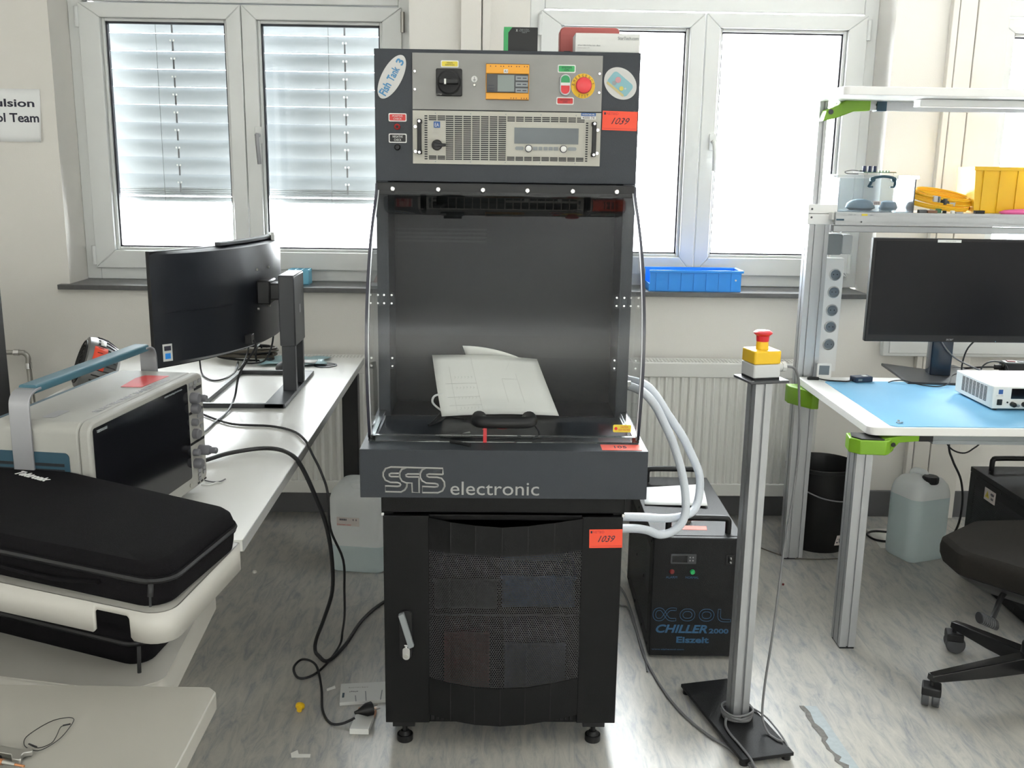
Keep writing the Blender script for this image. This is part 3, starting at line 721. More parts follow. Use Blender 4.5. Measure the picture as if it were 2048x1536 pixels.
for i in range(16):
    if i in (1, 3, 5, 6, 8, 9, 11, 12, 14, 15): q.cyl((-.050 + i * .0066, 1.7405, .010), .0013, .0004, 8)
for i in (9, 10, 11, 13, 14, 15): q.cyl((-.050 + i * .0066, 1.6635, .010), .0013, .0004, 8)
for i in range(36): q.box(-.0535 + i * .003, -.052 + i * .003, 1.7452, 1.7470, .004, .0106); q.box(-.0535 + i * .003, -.052 + i * .003, 1.659, 1.6608, .004, .0106)
q.build('terminals', 'ink', cp_, smooth=False)
sticker('terminal_tag', Fq, -.010, .001, 1.724, 1.7335, 'white', cp_, .0112, .001)
lettering('A1', Fq, -.0085, -.0005, 1.7255, 1.732, 'ink', cp_, w=.0118)
# buttons
badge(cp_, Fq, .127, .1725, 1.728, 1.7475, 'green_label', 'SYSTEM\nON', 'ink', .55)
badge(cp_, Fq, .1255, .170, 1.650, 1.6685, 'red_label', 'SYSTEM\nOFF', 'ink', .55)
q = MB(Fq); q.prism(rrect(.133, .161, 1.6725, 1.7245, .0139, 8), 0, .006); q.build('double_button', 'alu', cp_, bevel=.001)
q = MB(Fq); q.prism([(.136, 1.7038), (.158, 1.7038)] + [(a, b) for a, b in rrect(.136, .158, 1.676, 1.7215, .0109, 8) if b > 1.7045], .006, .009); q.build('on_button', 'green', cp_)
q = MB(Fq); q.prism(rrect(.136, .158, 1.6965, 1.7035, .001, 2), .006, .0088); q.build('pilot_lens', 'white', cp_)
q = MB(Fq); q.prism([(.158, 1.6962), (.136, 1.6962)] + sorted([(a, b) for a, b in rrect(.136, .158, 1.676, 1.7215, .0109, 8) if b < 1.6955], key=lambda p: math.atan2(p[1] - 1.6962, p[0] - .147)), .006, .0105); q.build('off_button', 'red', cp_)
q = MB(Fq); q.cyl((.1925, 1.6965, 0), .0305, .0015, 36); q.build('emergency_disc', 'yellow', cp_)
q = MB(Fq); q.lathe([(.014, .0015), (.014, .014), (.0195, .018), (.0205, .023), (.018, .029), (.010, .032), (.003, .033)], (.1925, 1.6965, 0), 28); q.build('emergency_button', 'red_glow', cp_)
def arc_text(s, M, cu, cv, R, a0, a1, h, m, parent, flip=False):
    n = len(s)
    for i, ch in enumerate(s):
        a = a0 + (a1 - a0) * (i / (n - 1)); L = M @ Matrix.Translation((cu + R * math.cos(a), cv + R * math.sin(a), .0015)) @ Matrix.Rotation(a + (PI / 2 if flip else -PI / 2), 4, 'Z')
        w = h * (.62 if ch != 'I' else .18); lettering(ch, L, -w / 2, w / 2, -h / 2, h / 2, m, parent)
arc_text('EMERGENCY', Fq, .1925, 1.6965, .0255, math.radians(172), math.radians(14), .0062, 'ink', cp_)
arc_text('STOP', Fq, .1925, 1.6965, .0255, math.radians(248), math.radians(300), .0064, 'ink', cp_, True)
# power supply unit, 3 units high
ps_ = MB(Fp).box(-.2413, .2413, 1.4975, 1.6305, 0, .003).build('power_supply', 'psu_beige', cab, bevel=.0006, smooth=False)
M = Fq
q = MB(M); U0 = -.211
def slots(u0, u1, v0, v1, nu, nv, gap=.0028, h=.0032):
    w = (u1 - u0 + gap) / nu; dv = (v1 - v0 - h) / max(nv - 1, 1)
    for i in range(nu):
        for j in range(nv): q.box(u0 + i * w, u0 + i * w + w - gap, v0 + j * dv, v0 + j * dv + h, 0, .0006)
slots(-.211, -.2035, 1.5085, 1.6185, 1, 19); slots(-.200, -.158, 1.6065, 1.6185, 2, 3, h=.0028); slots(-.200, -.158, 1.5085, 1.5185, 2, 3, h=.0028)
slots(-.1565, -.002, 1.5085, 1.6185, 7, 22, h=.0031); slots(.001, .199, 1.6065, 1.6185, 9, 3, h=.0028); slots(.001, .199, 1.5085, 1.5185, 9, 3, h=.0028); slots(.203, .209, 1.5085, 1.6065, 1, 17)
q.build('cooling_slots', 'slot_dark', ps_, smooth=False, kind='stuff')
for (u, v) in ((-.2345, 1.590), (-.2345, 1.528), (.2335, 1.588), (.2335, 1.530)): screw(M, u, v, .0055, ps_, 'chrome')
for u in (-.2225, .2225):
    q = MB(M); q.box(u - .0055, u + .0055, 1.521, 1.532, 0, .028); q.box(u - .0055, u + .0055, 1.597, 1.608, 0, .028); q.box(u - .0055, u + .0055, 1.521, 1.608, .020, .030); q.build('rack_handle', 'black', ps_, bevel=.002)
    for v in (1.526, 1.603): MB(M).cyl((u, v, .030), .0034, .001, 12).build('handle_screw', 'chrome', ps_)
for i in range(5):
    for v in (1.6238, 1.5035): MB(M).cyl((-.183 + i * .090, v, 0), .0016, .0006, 8).build('rivet', 'grey_box', ps_)
q = MB(M); q.prism(rrect(-.1875, -.171, 1.588, 1.6035, .001), 0, .0008); q.build('brand_square', 'blue_label', ps_)
lettering('EA', M, -.1845, -.174, 1.591, 1.600, 'white', ps_, w=.0014)
lettering('POWER SUPPLY\nEA-PS 9360-40\n0...360V 0...40A\n0...5000W', M, -.193, -.166, 1.568, 1.585, 'ink_faint', ps_)
lettering('G1', M, -.167, -.159, 1.591, 1.5995, 'ink_faint', ps_)
lettering('Power', M, -.184, -.174, 1.5265, 1.5295, 'ink_faint', ps_)
q = MB(M); q.lathe([(.0135, 0), (.0135, .006), (.0115, .010)], (-.179, 1.545, 0), 24); q.build('mains_switch', 'black', ps_)
q = MB(M); q.add([(-.186, 1.5395, .010), (-.156, 1.541, .010), (-.156, 1.549, .010), (-.186, 1.5505, .010), (-.186, 1.5395, .02), (-.156, 1.5425, .017), (-.156, 1.5475, .017), (-.186, 1.5505, .02)], [(0, 1, 2, 3), (4, 5, 6, 7), (0, 1, 5, 4), (1, 2, 6, 5), (2, 3, 7, 6), (3, 0, 4, 7)]); q.build('mains_grip', 'black', ps_, bevel=.001)
q = MB(M); q.box(.001, .197, 1.521, 1.6035, 0, .0008); q.build('front_field', 'psu_beige', ps_, smooth=False)
MB(M).box(.0195, .1845, 1.5515, 1.5915, .0008, .002).build('display', 'lcd_psu', ps_, smooth=False)
for u in (.0565, .1465):
    q = MB(M); q.lathe([(.0095, .0008), (.0095, .003)], (u, 1.5395, 0), 20); q.build('knob_ring', 'ink', ps_)
    q = MB(M); q.lathe([(.0078, .003), (.0074, .013), (.006, .014)], (u, 1.5395, 0), 20); q.build('knob', 'white', ps_)
for a, b in ((.022, .044), (.1575, .180), (.068, .080), (.082, .092), (.095, .106), (.108, .119), (.121, .133)):
    sticker('key', M, a, b, 1.5355, 1.5445, 'grey_box', ps_, .0022, .004 if b - a > .015 else .0015)
sticker('inventory_label', Fq, .190, .2275, 1.6225, 1.6305, 'blue_label', ps_, .0012, .0005)
sticker('inventory_label', Fq, .190, .2275, 1.6145, 1.6225, 'white', ps_, .0012, .0005, label='white printed label')
lettering('INVENTAR-NR.', Fq, .193, .225, 1.6245, 1.6285, 'white', ps_, w=.0018)
lettering('4000 74', Fq, .193, .224, 1.6155, 1.6215, 'ink', ps_, w=.0018)
# stickers and sockets of the housing
Fh = front(.2895)
inventory_tag(front(.2893, .2445, 1.589) @ Matrix.Rotation(-.02, 4, 'Z'), .090, .048, '1039', cab)
badge(cab, Fh, -.303, -.257, 1.602, 1.6225, 'red_label', 'POSITIVE\nCHECK', 'white', .56)
badge(cab, Fh, -.303, -.257, 1.549, 1.572, 'black', 'NEGATIVE\nCHECK', 'white', .56)
for v, m in ((1.589, 'red_label'), (1.538, 'black')):
    q = MB(Fh); q.lathe([(.0078, 0), (.0078, .004), (.0055, .007), (.0055, .002), (.001, .002)], (-.281, v, 0), 20); q.build('test_socket', m, cab)
    MB(Fh).cyl((-.281, v, .002), .0035, .003, 10).build('socket_core', 'slot_dark', cab)
# oval sticker with hand drawn lettering
ang = math.radians(61)
Mo = front(.2893, -.2935, 1.7115) @ Matrix.Rotation(ang, 4, 'Z')
q = MB(Mo); q.prism([(.0595 * math.cos(t * PI / 24), .0255 * math.sin(t * PI / 24)) for t in range(48)], 0, .0008); o = q.build('oval_sticker', 'sticker_white', cab, smooth=False)
lettering('Fish', Mo, -.050, -.018, -.0095, .0115, 'sticker_blue', o, bold=.03, w=.0014)
lettering('Tank', Mo, -.010, .027, -.0095, .0105, 'sticker_blue', o, bold=.03, w=.0014)
lettering('3', Mo, .036, .049, -.0105, .0095, 'sticker_blue', o, bold=.03, w=.0014)
for a, b, c_, d_, s_ in ((-.050, -.018, -.0095, .0115, 'Fish'), (-.010, .027, -.0095, .0105, 'Tank'), (.036, .049, -.0105, .0095, '3')):
    pass
# oval aquarium sticker
Mo = front(.2893, .288, 1.7045) @ Matrix.Rotation(math.radians(-38), 4, 'Z')
q = MB(Mo); q.prism([(.045 * math.cos(t * PI / 24), .036 * math.sin(t * PI / 24)) for t in range(48)], 0, .0008); o = q.build('oval_sticker', 'sticker_white', cab, smooth=False)
q = MB(Mo); q.prism(rrect(-.031, .032, -.020, .017, .009), .0008, .0012); q.build('aquarium_water', 'sticker_water', o, smooth=False)
q = MB(Mo); q.prism(rrect(-.029, .026, -.022, -.016, .003), .0012, .0016); q.build('aquarium_sand', 'sticker_sand', o, smooth=False)
for u, v, r, m in ((-.010, .003, .008, 'sticker_pink'), (-.013, -.009, .006, 'grey_box'), (.010, -.008, .006, 'sticker_yellow'), (.018, -.002, .0025, 'sticker_white')):
    MB(Mo).cyl((u, v, .0012), r, .0008, 7).build('aquarium_plant', m, o, smooth=False)
# ---------------- things inside the hood
pt = sheet('paper_sheet', lambda u, v: (-.165 + u * (.315 - .02 * v) - .035 * v, .235 + .165 * v + .015 * u - .012 * math.sin(PI * v), .838 + .135 * v - .012 * v * u + .006 * math.sin(3 * u)), 12, 10, 'paper')
tag(pt, 'large white sheet with faint pencil tables leaning inside the clear hood', 'paper')
q = MB(); 
def onp(u, v): return (-.165 + u * (.315 - .02 * v) - .035 * v, .235 + .165 * v + .015 * u - .012 * math.sin(PI * v) - .0016, .838 + .135 * v - .012 * v * u + .006 * math.sin(3 * u) + .0016)
for a, b in (((.08, .30), (.36, .30)), ((.08, .52), (.36, .52)), ((.08, .16), (.36, .16)), ((.14, .04), (.14, .80)), ((.36, .04), (.36, .95)), ((.60, .60), (.60, .2)), ((.74, .7), (.74, .2)), ((.60, .6), (.74, .6)), ((.66, .75), (.72, .9))):
    q.tube([onp(a[0] + (b[0] - a[0]) * t / 8, a[1] + (b[1] - a[1]) * t / 8) for t in range(9)], .00035, 4)
for r_ in range(4):
    for c_ in range(6):
        u = .17 + c_ * .03; v = .09 + r_ * .17; q.tube([onp(u, v), onp(u + .012, v + .02), onp(u + .006, v + .035)], .0004, 4)
q.build('pencil_table', 'ink_pencil', pt, smooth=False) if False else None
o = q.build('pencil_drawing', 'ink_pencil', pt, smooth=False)
p2 = sheet('paper_sheet', lambda u, v: (-.085 + u * .185 - .03 * v * (1 - u), .432 + .010 * u - .030 * v * v, .90 + v * (.100 - .060 * u * u)), 10, 8, 'paper')
tag(p2, 'curled grey shaded sheet standing behind the large paper in the hood', 'paper')
bp_ = MB().prism([(-.160, .060), (.150, .055), (.150, .285), (-.160, .275)], .8285, .8315).build('base_board', 'black'); tag(bp_, 'thin black board lying under the papers on the cabinet deck', 'board')
def cable(name, label, pts, r, m, k=5, n=8, closed=False, group=None, cat='cable'):
    q = MB(); q.tube(pts, r, n, k, closed); return tag(q.build(name, m), label, cat, group)
cable('signal_cable', 'black cable coil peeking out below the papers in the hood', [(-.17, .30, .832), (-.185, .20, .833), (-.195, .16, .833), (-.17, .2, .833), (-.15, .25, .834), (-.10, .22, .835)], .003, 'cable_black')
cable('signal_cable', 'white cable loop beside the left edge of the papers in the hood', [(-.16, .27, .84), (-.185, .275, .858), (-.192, .27, .872), (-.185, .28, .884), (-.16, .29, .888)], .003, 'white')
cable('signal_cable', 'thin red wire pair on the black board behind the hood handle', [(-.045, .16, .834), (-.02, .12, .838), (.005, .10, .842), (.03, .12, .846), (.02, .15, .838), (-.02, .17, .836), (-.055, .12, .834)], .0013, 'red_glow', n=6)
cable('signal_cable', 'black cable loop at the right end of the hood handle', [(.02, .13, .84), (.04, .10, .862), (.065, .08, .868), (.085, .07, .85), (.088, .06, .834), (.07, .05, .832)], .0032, 'cable_black')
pn = thing('marker_pen', 'black marker pen lying on the front edge of the grey console', 'pen', rz(-.110, .002, .8262, -.55))
MB(WM[pn]).cyl((-.026, 0, .0045), .0043, .040, 12, 'x').build('barrel', 'black', pn); MB(WM[pn]).cyl((.014, 0, .0045), .0050, .018, 12, 'x').build('cap', 'black_matt', pn)
w_ = MB().box(-.098, -.083, .10, .104, .8318, .8324)
o = MB(); o.add([(-.105, .085, .833), (-.085, .088, .8335), (-.087, .105, .833), (-.105, .085, .8324), (-.085, .088, .8324), (-.087, .105, .8324)], [(0, 1, 2), (3, 5, 4), (0, 3, 4, 1), (1, 4, 5, 2), (2, 5, 3, 0)]); tag(o.build('paper_scrap', 'paper', smooth=False), 'tiny white paper scrap left of the hood handle', 'paper')
# ---------------- boxes on top of the cabinet
b1 = thing('carton', 'small black carton with a green side on top of the cabinet', 'box', (.035, .37, 1.7815))
MB().box(.0, .077, .34, .45, 1.7815, 1.843).build('box_body', 'black', b1, bevel=.001, smooth=False)
MB(front(.3398)).box(-.010, .001, 1.7815, 1.843, -.110, .0002).build('green_side', 'green_label', b1, smooth=False)
q = MB(front(.3395)); q.add([(.0, 1.843, 0), (.012, 1.843, 0), (.0, 1.828, 0), (0, 1.843, .0006), (.012, 1.843, .0006), (0, 1.828, .0006)], [(0, 1, 2), (3, 4, 5), (0, 1, 4, 3), (1, 2, 5, 4), (2, 0, 3, 5)]); q.build('green_flash', 'green_label', b1, smooth=False)
lettering('X', front(.3395), .0205, .0255, 1.832, 1.838, 'white', b1); lettering('Made in China\nRoHS compliant\nClass A', front(.3395), .029, .056, 1.829, 1.839, 'grey_box', b1)
b2 = thing('metal_case', 'faded red rounded case standing behind the slim white box', 'case', (.215, .44, 1.7815))
MB(front(.44)).prism(rrect(.140, .300, 1.7815, 1.858, .013), -.06, 0).build('case_body', 'red_case', b2, bevel=.003)
MB(front(.44)).box(.152, .17, 1.790, 1.797, 0, .001).build('case_clip', 'dark_grey', b2, smooth=False)
b3 = thing('carton', 'slim white carton on top of the cabinet at its right corner', 'box', (.255, .345, 1.7815))
MB().box(.172, .337, .31, .40, 1.7815, 1.828).build('box_body', 'white', b3, bevel=.0015, smooth=False)
lettering('StarTech.com', front(.3095), .280, .333, 1.8125, 1.8205, 'grey_box', b3)
lettering('4-Port USB 3.0 Mini Hub - Black', front(.3095), .178, .236, 1.7965, 1.800, 'grey_box', b3); lettering('Concentrateur USB', front(.3095), .178, .208, 1.791, 1.794, 'ink_faint', b3)
# ================================================================ LEFT SIDE: desks, cart, oscilloscope, monitor
dk = thing('desk', 'long pale desk with black leg running from the radiator towards the viewer', 'desk', (-1.0, .55, 0))
def slab_with_hole(x0, x1, y0, y1, z0, z1, hx, hy, r, n=24):
    q = MB(); ring = [(hx + r * math.cos(2 * PI * i / n), hy + r * math.sin(2 * PI * i / n)) for i in range(n)]
    outer = []
    for i in range(n):
        a = 2 * PI * i / n; c, s = math.cos(a), math.sin(a)
        t = min(((x1 - hx) / c if c > 1e-6 else 1e9), ((x0 - hx) / c if c < -1e-6 else 1e9), ((y1 - hy) / s if s > 1e-6 else 1e9), ((y0 - hy) / s if s < -1e-6 else 1e9))
        outer.append((hx + c * t, hy + s * t))
    # snap the nearest ray to each corner
    for cx, cy in ((x0, y0), (x1, y0), (x0, y1), (x1, y1)):
        a = math.atan2(cy - hy, cx - hx) % (2 * PI); k = round(a / (2 * PI) * n) % n; outer[k] = (cx, cy)
    q.loft([[(x, y, z1) for x, y in ring], [(x, y, z1) for x, y in outer], [(x, y, z0) for x, y in outer], [(x, y, z0) for x, y in ring], [(x, y, z1) for x, y in ring]], cap=False)
    return q
slab_with_hole(-1.47, -.54, -.42, 1.535, .7405 - .025, .7405, -.664, 1.375, .040, 64).build('desktop', 'white_desk', dk, smooth=False)
MB().box(-.5405, -.5385, -.42, 1.535, .7155, .7395).build('edge_band', 'desk_edge', dk, smooth=False)
q = MB(); q.lathe([(.044, .7405), (.044, .7435), (.037, .7435), (.037, .7)], (-.664, 1.375, 0), 28); q.build('cable_grommet', 'stand_grey', dk)
q = MB(); q.prism([( -.664 + .036 * math.cos(PI * i / 12 + .3), 1.375 + .036 * math.sin(PI * i / 12 + .3)) for i in range(13)], .738, .7425); q.build('grommet_lid', 'dark_grey', dk, smooth=False)
for x0, y0 in ((-.595, 1.31), (-.90, -.30), (-1.43, 1.30), (-1.43, -.30)):
    MB().box(x0, x0 + .060, y0, y0 + .055, .0, .715).build('leg', 'black', dk, bevel=.004)
    MB().box(x0 + .01, x0 + .05, y0 + .01, y0 + .045, .0, .012).build('glide', 'dark_grey', dk, smooth=False)
q = MB(); q.box(-.93, -.905, -.28, 1.32, .66, .70); q.build('side_rail', 'black', dk, bevel=.003)
# near table
nt = thing('table', 'white table top with sharp corner nearest to the viewer', 'table', (-.9, -1.35, 0))
MB().prism([(-1.6, -1.70), (-.432, -1.70), (-.432, -1.02), (-.446, -1.005), (-1.6, -.985)], .712, .740).build('table_top', 'table_dimmed', nt, bevel=.002)
for x0, y0 in ((-.56, -1.15), (-1.5, -1.15), (-1.5, -1.65)): MB().box(x0, x0 + .05, y0, y0 + .05, 0, .712).build('leg', 'white_cart', nt, bevel=.004)
# instrument cart: two white trays with downturned rims
ct = thing('equipment_cart', 'white two-tier equipment cart with rounded trays holding the black soft cases', 'cart', (-.9, -.45, 0))
def rounded(poly, r, n=6):
    out = []; N = len(poly)
    for i in range(N):
        p = Vector(poly[i]); a = (Vector(poly[i - 1]) - p).normalized(); b = (Vector(poly[(i + 1) % N]) - p).normalized()
        ri = r[i] if isinstance(r, (list, tuple)) else r
        ang = a.angle(b); d = ri / math.tan(ang / 2); c = p + (a + b).normalized() * (ri / math.sin(ang / 2))
        s = p + a * d; e = p + b * d; a0 = math.atan2(s.y - c.y, s.x - c.x); a1 = math.atan2(e.y - c.y, e.x - c.x)
        da = (a1 - a0 + PI) % (2 * PI) - PI
        out += [(c.x + ri * math.cos(a0 + da * k / n), c.y + ri * math.sin(a0 + da * k / n)) for k in range(n + 1)]
    return out
UP = rounded([(-1.1155, -.775), (-.4955, -1.025), (-.4636, -.747), (-.4632, -.737), (-1.0985, -.500)], [.03, .032, .002, .002, .02])
def ring_wall(poly, z0, z1, t=.003, closed=True):
    q = MB(); n = len(poly); c = Vector((sum(p[0] for p in poly) / n, sum(p[1] for p in poly) / n))
    inn = [tuple(Vector(p) + (c - Vector(p)).normalized() * t) for p in poly]
    q.loft([[(*p, z1) for p in poly], [(*p, z0) for p in poly], [(*p, z0) for p in inn], [(*p, z1) for p in inn], [(*p, z1) for p in poly]], cap=False); return q
tr = MB(); tr.prism(UP, .735, .738).build
q = MB(); q.prism(UP, .856, .860); q.build('upper_tray', 'white_cart', ct, smooth=False)
# upper rim with a notch in its long front side
n = len(UP); q = MB()
fr0, fr1 = Vector((-1.1155, -.775)), Vector((-.4955, -1.025)); fd = (fr1 - fr0).normalized()
def rim_z(p):
    v = Vector(p) - fr0; s_ = v.dot(fd); off_ = abs(v.x * fd.y - v.y * fd.x)
    return s_, off_
pts = []
for i in range(n):
    a, b = Vector(UP[i]), Vector(UP[(i + 1) % n]); L = (b - a).length; k = max(1, int(L / .02)) if L > .3 else 1
    on_front = rim_z(a)[1] < .004 and rim_z(b)[1] < .004 and L > .3
    if on_front:
        sa = rim_z(a)[0]; n0, n1 = .538 - sa, .602 - sa; d = (b - a).normalized()
        for s0, zz in ((0, .812), (n0 - .006, .812), (n0 - .001, .817), (n0, .846), (n0 + .004, .850), (n1 - .004, .850), (n1, .846), (n1 + .001, .817), (n1 + .006, .812)):
            pts.append((*(a + d * s0), zz))
    else: pts.append((*a, .812))
q.loft([[(x, y, .860) for x, y, z in pts], pts], cap=False); q.build('upper_rim', 'white_cart', ct, solid=.003)
LS = rounded([(-1.249, -.652), (-.661, -.777), (-.607, -.735), (-.632, -.304), (-1.208, -.122)], [.02, .03, .03, .02, .02])
q = ring_wall(LS, .540, .599); q.build('lower_rim', 'white_cart', ct)
q = MB(); q.prism(LS, .597, .602); q.build('lower_tray', 'white_cart', ct, smooth=False)
for (x, y) in ((-1.10, -.73), (-1.07, -.56)): MB().box(x, x + .03, y, y + .03, .06, .858).build('upright', 'white_cart', ct, bevel=.003)
for (x, y) in ((-1.10, -.73), (-1.07, -.56)):
    q = MB(); q.cyl((x + .005, y + .015, .03), .03, .02, 18, 'x'); q.cyl((x + .015, y + .015, .03), .008, .04, 8); q.build('caster', 'black', ct)
# black soft carry cases
def soft_case(label, base, z0, h, brand, seamf=.62):
    t_ = thing('carry_case', label, 'case', (sum(p[0] for p in base) / len(base), sum(p[1] for p in base) / len(base), z0), 'black soft carry cases on the cart')
    c = Vector((sum(p[0] for p in base) / len(base), sum(p[1] for p in base) / len(base)))
    def ring(s, z): return [(c.x + (p[0] - c.x) * s, c.y + (p[1] - c.y) * s, z0 + z * h) for p in base]
    q = MB(); q.loft([ring(.965, 0), ring(.985, .08), ring(.995, .3), ring(1.0, seamf - .05)]); q.build('lower_shell', 'black_fabric', t_)
    q = MB(); q.loft([ring(1.0, seamf + .05), ring(.998, seamf + .16), ring(.985, .92), ring(.955, 1.0), ring(.80, 1.02)]); q.build('lid', 'black_fabric', t_)
    q = MB(); q.tube([Vector(p) for p in ring(1.004, seamf + .06)], .0025, 6, closed=True); q.build('piping', 'black_fabric', t_)
    q = MB(); q.tube([Vector(p) for p in ring(1.004, seamf - .07)], .0025, 6, closed=True); q.build('piping', 'black_fabric', t_)
    q = MB(); q.tube([Vector(p) for p in ring(1.002, seamf)], .005, 6, closed=True); q.build('zipper', 'black', t_)
    return t_, ring
UB = rounded([(-1.10, -.757), (-.4998, -1.012), (-.455, -.762), (-1.0565, -.426)], [.045, .035, .04, .045])
cs, rg = soft_case('black soft case with white lettering, on the cart\'s upper tray', UB, .8605, .070, True)
# lettering lies along the rear left part of the lid
Ml = frame((-.908, -.590, .9335), (.074, -.044, 0), (.044, .074, 0))
lettering('Tektronix', Ml, 0, .088, .000, .019, 'white', cs, bold=.03, shear=.15)
q = MB(); q.tube([(-.521, -1.008, .903), (-.520, -1.012, .897), (-.521, -1.013, .886)], .004, 6, 2, flat=.5); q.tube([(-.521, -1.013, .886), (-.5205, -1.016, .872)], .003, 6, flat=.6); q.build('zip_pull', 'black', cs)
q = MB(); q.tube([(-.888, -.853, .891), (-.804, -.892, .885), (-.695, -.935, .880), (-.611, -.968, .889)], .006, 6, 4, flat=.6); q.build('handle', 'black_fabric', cs)
LB = rounded([(-1.183, -.478), (-.648, -.706), (-.623, -.487), (-.648, -.362), (-1.083, -.238)], [.045, .035, .04, .04, .04])
cs2, rg = soft_case('black soft case on the lower tray of the white cart', LB, .6025, .072, False)
q = MB(); q.tube([(-.658, -.707, .650), (-.657, -.711, .639), (-.658, -.713, .604), (-.657, -.713, .592)], .0035, 6, 2, flat=.6); q.build('zip_pull', 'black', cs2)
# oscilloscope
A = math.radians(81.8); OM = rz(-.755, -.327, .7415, A) @ Matrix.Diagonal((1.03, 1, .953, 1))
sc = thing('oscilloscope', 'large bench oscilloscope with blue carry handle and dark screen', 'oscilloscope', OM)
L = lambda: MB(OM)
prof_ = [(x, z) for x, z in rrect(-.238, .238, .022, .295, .022, 6)]
L().prism(prof_, .004, .170, 'y').build('body_shell', 'tek_beige', sc, bevel=.004)
L().prism([(x, z) for x, z in rrect(-.2385, .2385, .0215, .2955, .024, 6)], -.018, .003, 'y').build('front_bezel', 'tek_beige', sc, bevel=.004)
FS = OM @ front(-.0185)
q = MB(FS); q.prism(rrect(-.226, .158, .052, .283, .006), 0, .0012); q.build('screen', 'screen', sc)
lettering('TEKTRONIX', FS, -.215, -.180, .272, .277, 'grey_box', sc, w=.003)
lettering('MSO58  Mixed Signal Oscilloscope', FS, .050, .130, .274, .278, 'grey_box', sc, w=.003)
for z in (.205, .130): MB(FS).box(.162, .230, z, z + .006, 0, .001).build('panel_divider', 'black', sc, smooth=False)
MB(FS).box(.192, .228, .258, .265, 0, .001).build('panel_divider', 'black', sc, smooth=False)
for u, z, r, h in ((.180, .243, .0135, .018), (.212, .235, .009, .020), (.182, .217, .0125, .016), (.178, .184, .009, .012), (.182, .155, .0125, .014), (.176, .110, .0085, .014), (.205, .108, .0125, .026), (.180, .082, .012, .018)):
    q = MB(FS); q.lathe([(r, 0), (r, h * .8), (r * .8, h)], (u, z, 0), 20); q.build('knob', 'tek_knob', sc)
q = MB(FS); q.lathe([(.008, .026), (.008, .040), (.006, .042)], (.205, .108, 0), 14); q.build('knob_tip', 'tek_knob', sc)
for u, z in [(.168 + i * .022, .277 - j * .0) for i in range(3) for j in range(1)] + [(.166 + i * .020, .268) for i in range(2)] + [(.200, .193), (.215, .193), (.200, .180), (.215, .180), (.212, .165), (.190, .058), (.214, .058), (.190, .048), (.214, .048), (.190, .038)]:
    sticker('key', FS, u, u + .014, z - .004, z + .004, 'tek_silver', sc, .002, .001)
for u in (.186, .203, .220): MB(FS).box(u, u + .010, .0265, .0305, 0, .0008).build('usb_port', 'slot_dark', sc, smooth=False)
MB(FS).cyl((.150, .036, 0), .005, .002, 10).build('probe_terminal', 'steel', sc)
# left flank: blue vented panel
FL = OM @ frame((-.2386, .004, 0), (0, -1, 0), (0, 0, 1))
q = MB(FL); q.prism(rrect(-.166, -.020, .022, .236, .010), 0, .0012); q.build('side_panel', 'tek_blue', sc)
q = MB(FL)
for i in range(15):
    for a, b in ((-.160, -.128), (-.122, -.030)): q.box(a, b, .040 + i * .012, .046 + i * .012, .0012, .0018)
q.build('side_vents', 'slot_dark', sc, smooth=False)
q = L(); q.prism([(x, z) for x, z in rrect(-.234, .234, .026, .292, .022, 6)], .171, .186, 'y'); q.build('rear_panel', 'tek_blue', sc, bevel=.003)
# top: red sticker with faint lettering
TP = OM @ frame((0, 0, .2953), (1, 0, 0), (0, 1, 0))
MB(TP).prism([(.060, .035), (.175, .030), (.170, .085), (.140, .092), (.055, .080)], 0, .0006).build('red_sticker', 'red_label', sc, smooth=False)
lettering('ELECTRONIC HARDWARE', TP, -.150, .140, .012, .026, 'tek_silver', sc)
sticker('certificate_label', TP, -.205, -.150, .07, .095, 'tek_silver', sc, .0004)
# handle: two silver arms and a blue bar
for s in (-1, 1):
    q = L(); pa = smooth_pts([(s * .2425, .112, .05), (s * .2425, .112, .20), (s * .2425, .112, .31), (s * .238, .112, .340), (s * .222, .112, .352), (s * .200, .112, .354)], 4)
    rings = []
    for i, p in enumerate(pa):
        a = pa[max(i - 1, 0)]; b = pa[min(i + 1, len(pa) - 1)]; t = (b - a).normalized(); nrm = Vector((t.z, 0, -t.x))
        rings.append([tuple(p + Vector((0, w, 0)) + nrm * k) for w, k in ((-.020, -.0025), (.020, -.0025), (.020, .0025), (-.020, .0025))])
    q.loft(rings); q.build('handle_arm', 'tek_silver', sc, bevel=.001)
q = L(); q.prism(rrect(.094, .130, .345, .362, .005, 4), -.212, .212, 'x'); q.build('handle_grip', 'tek_blue2', sc)
for x in (-.2, .17): L().box(x, x + .035, .02, .16, -.001, .024).build('foot', 'dark_grey', sc, bevel=.003)
sk = OM @ front(-.02)
o = MB(OM @ frame((.2452, .112, 0), (0, 1, 0), (0, 0, 1))); o.prism(rrect(-.016, .016, .292, .338, .002), 0, .0007); o = o.build('inspection_label', 'white', sc, smooth=False)
# short cable end on desk by the scope
cable('probe_lead', 'short grey lead with black tip on the desk beside the oscilloscope', [(-.722, -.042, .744), (-.701, -.053, .744), (-.684, -.049, .744), (-.676, -.030, .744)], .0016, 'cable_grey')
cable('probe_lead', 'short pale lead with frayed end on the desk beside the oscilloscope', [(-.722, -.075, .744), (-.700, -.070, .744), (-.690, -.055, .744), (-.678, -.062, .744)], .0015, 'white')
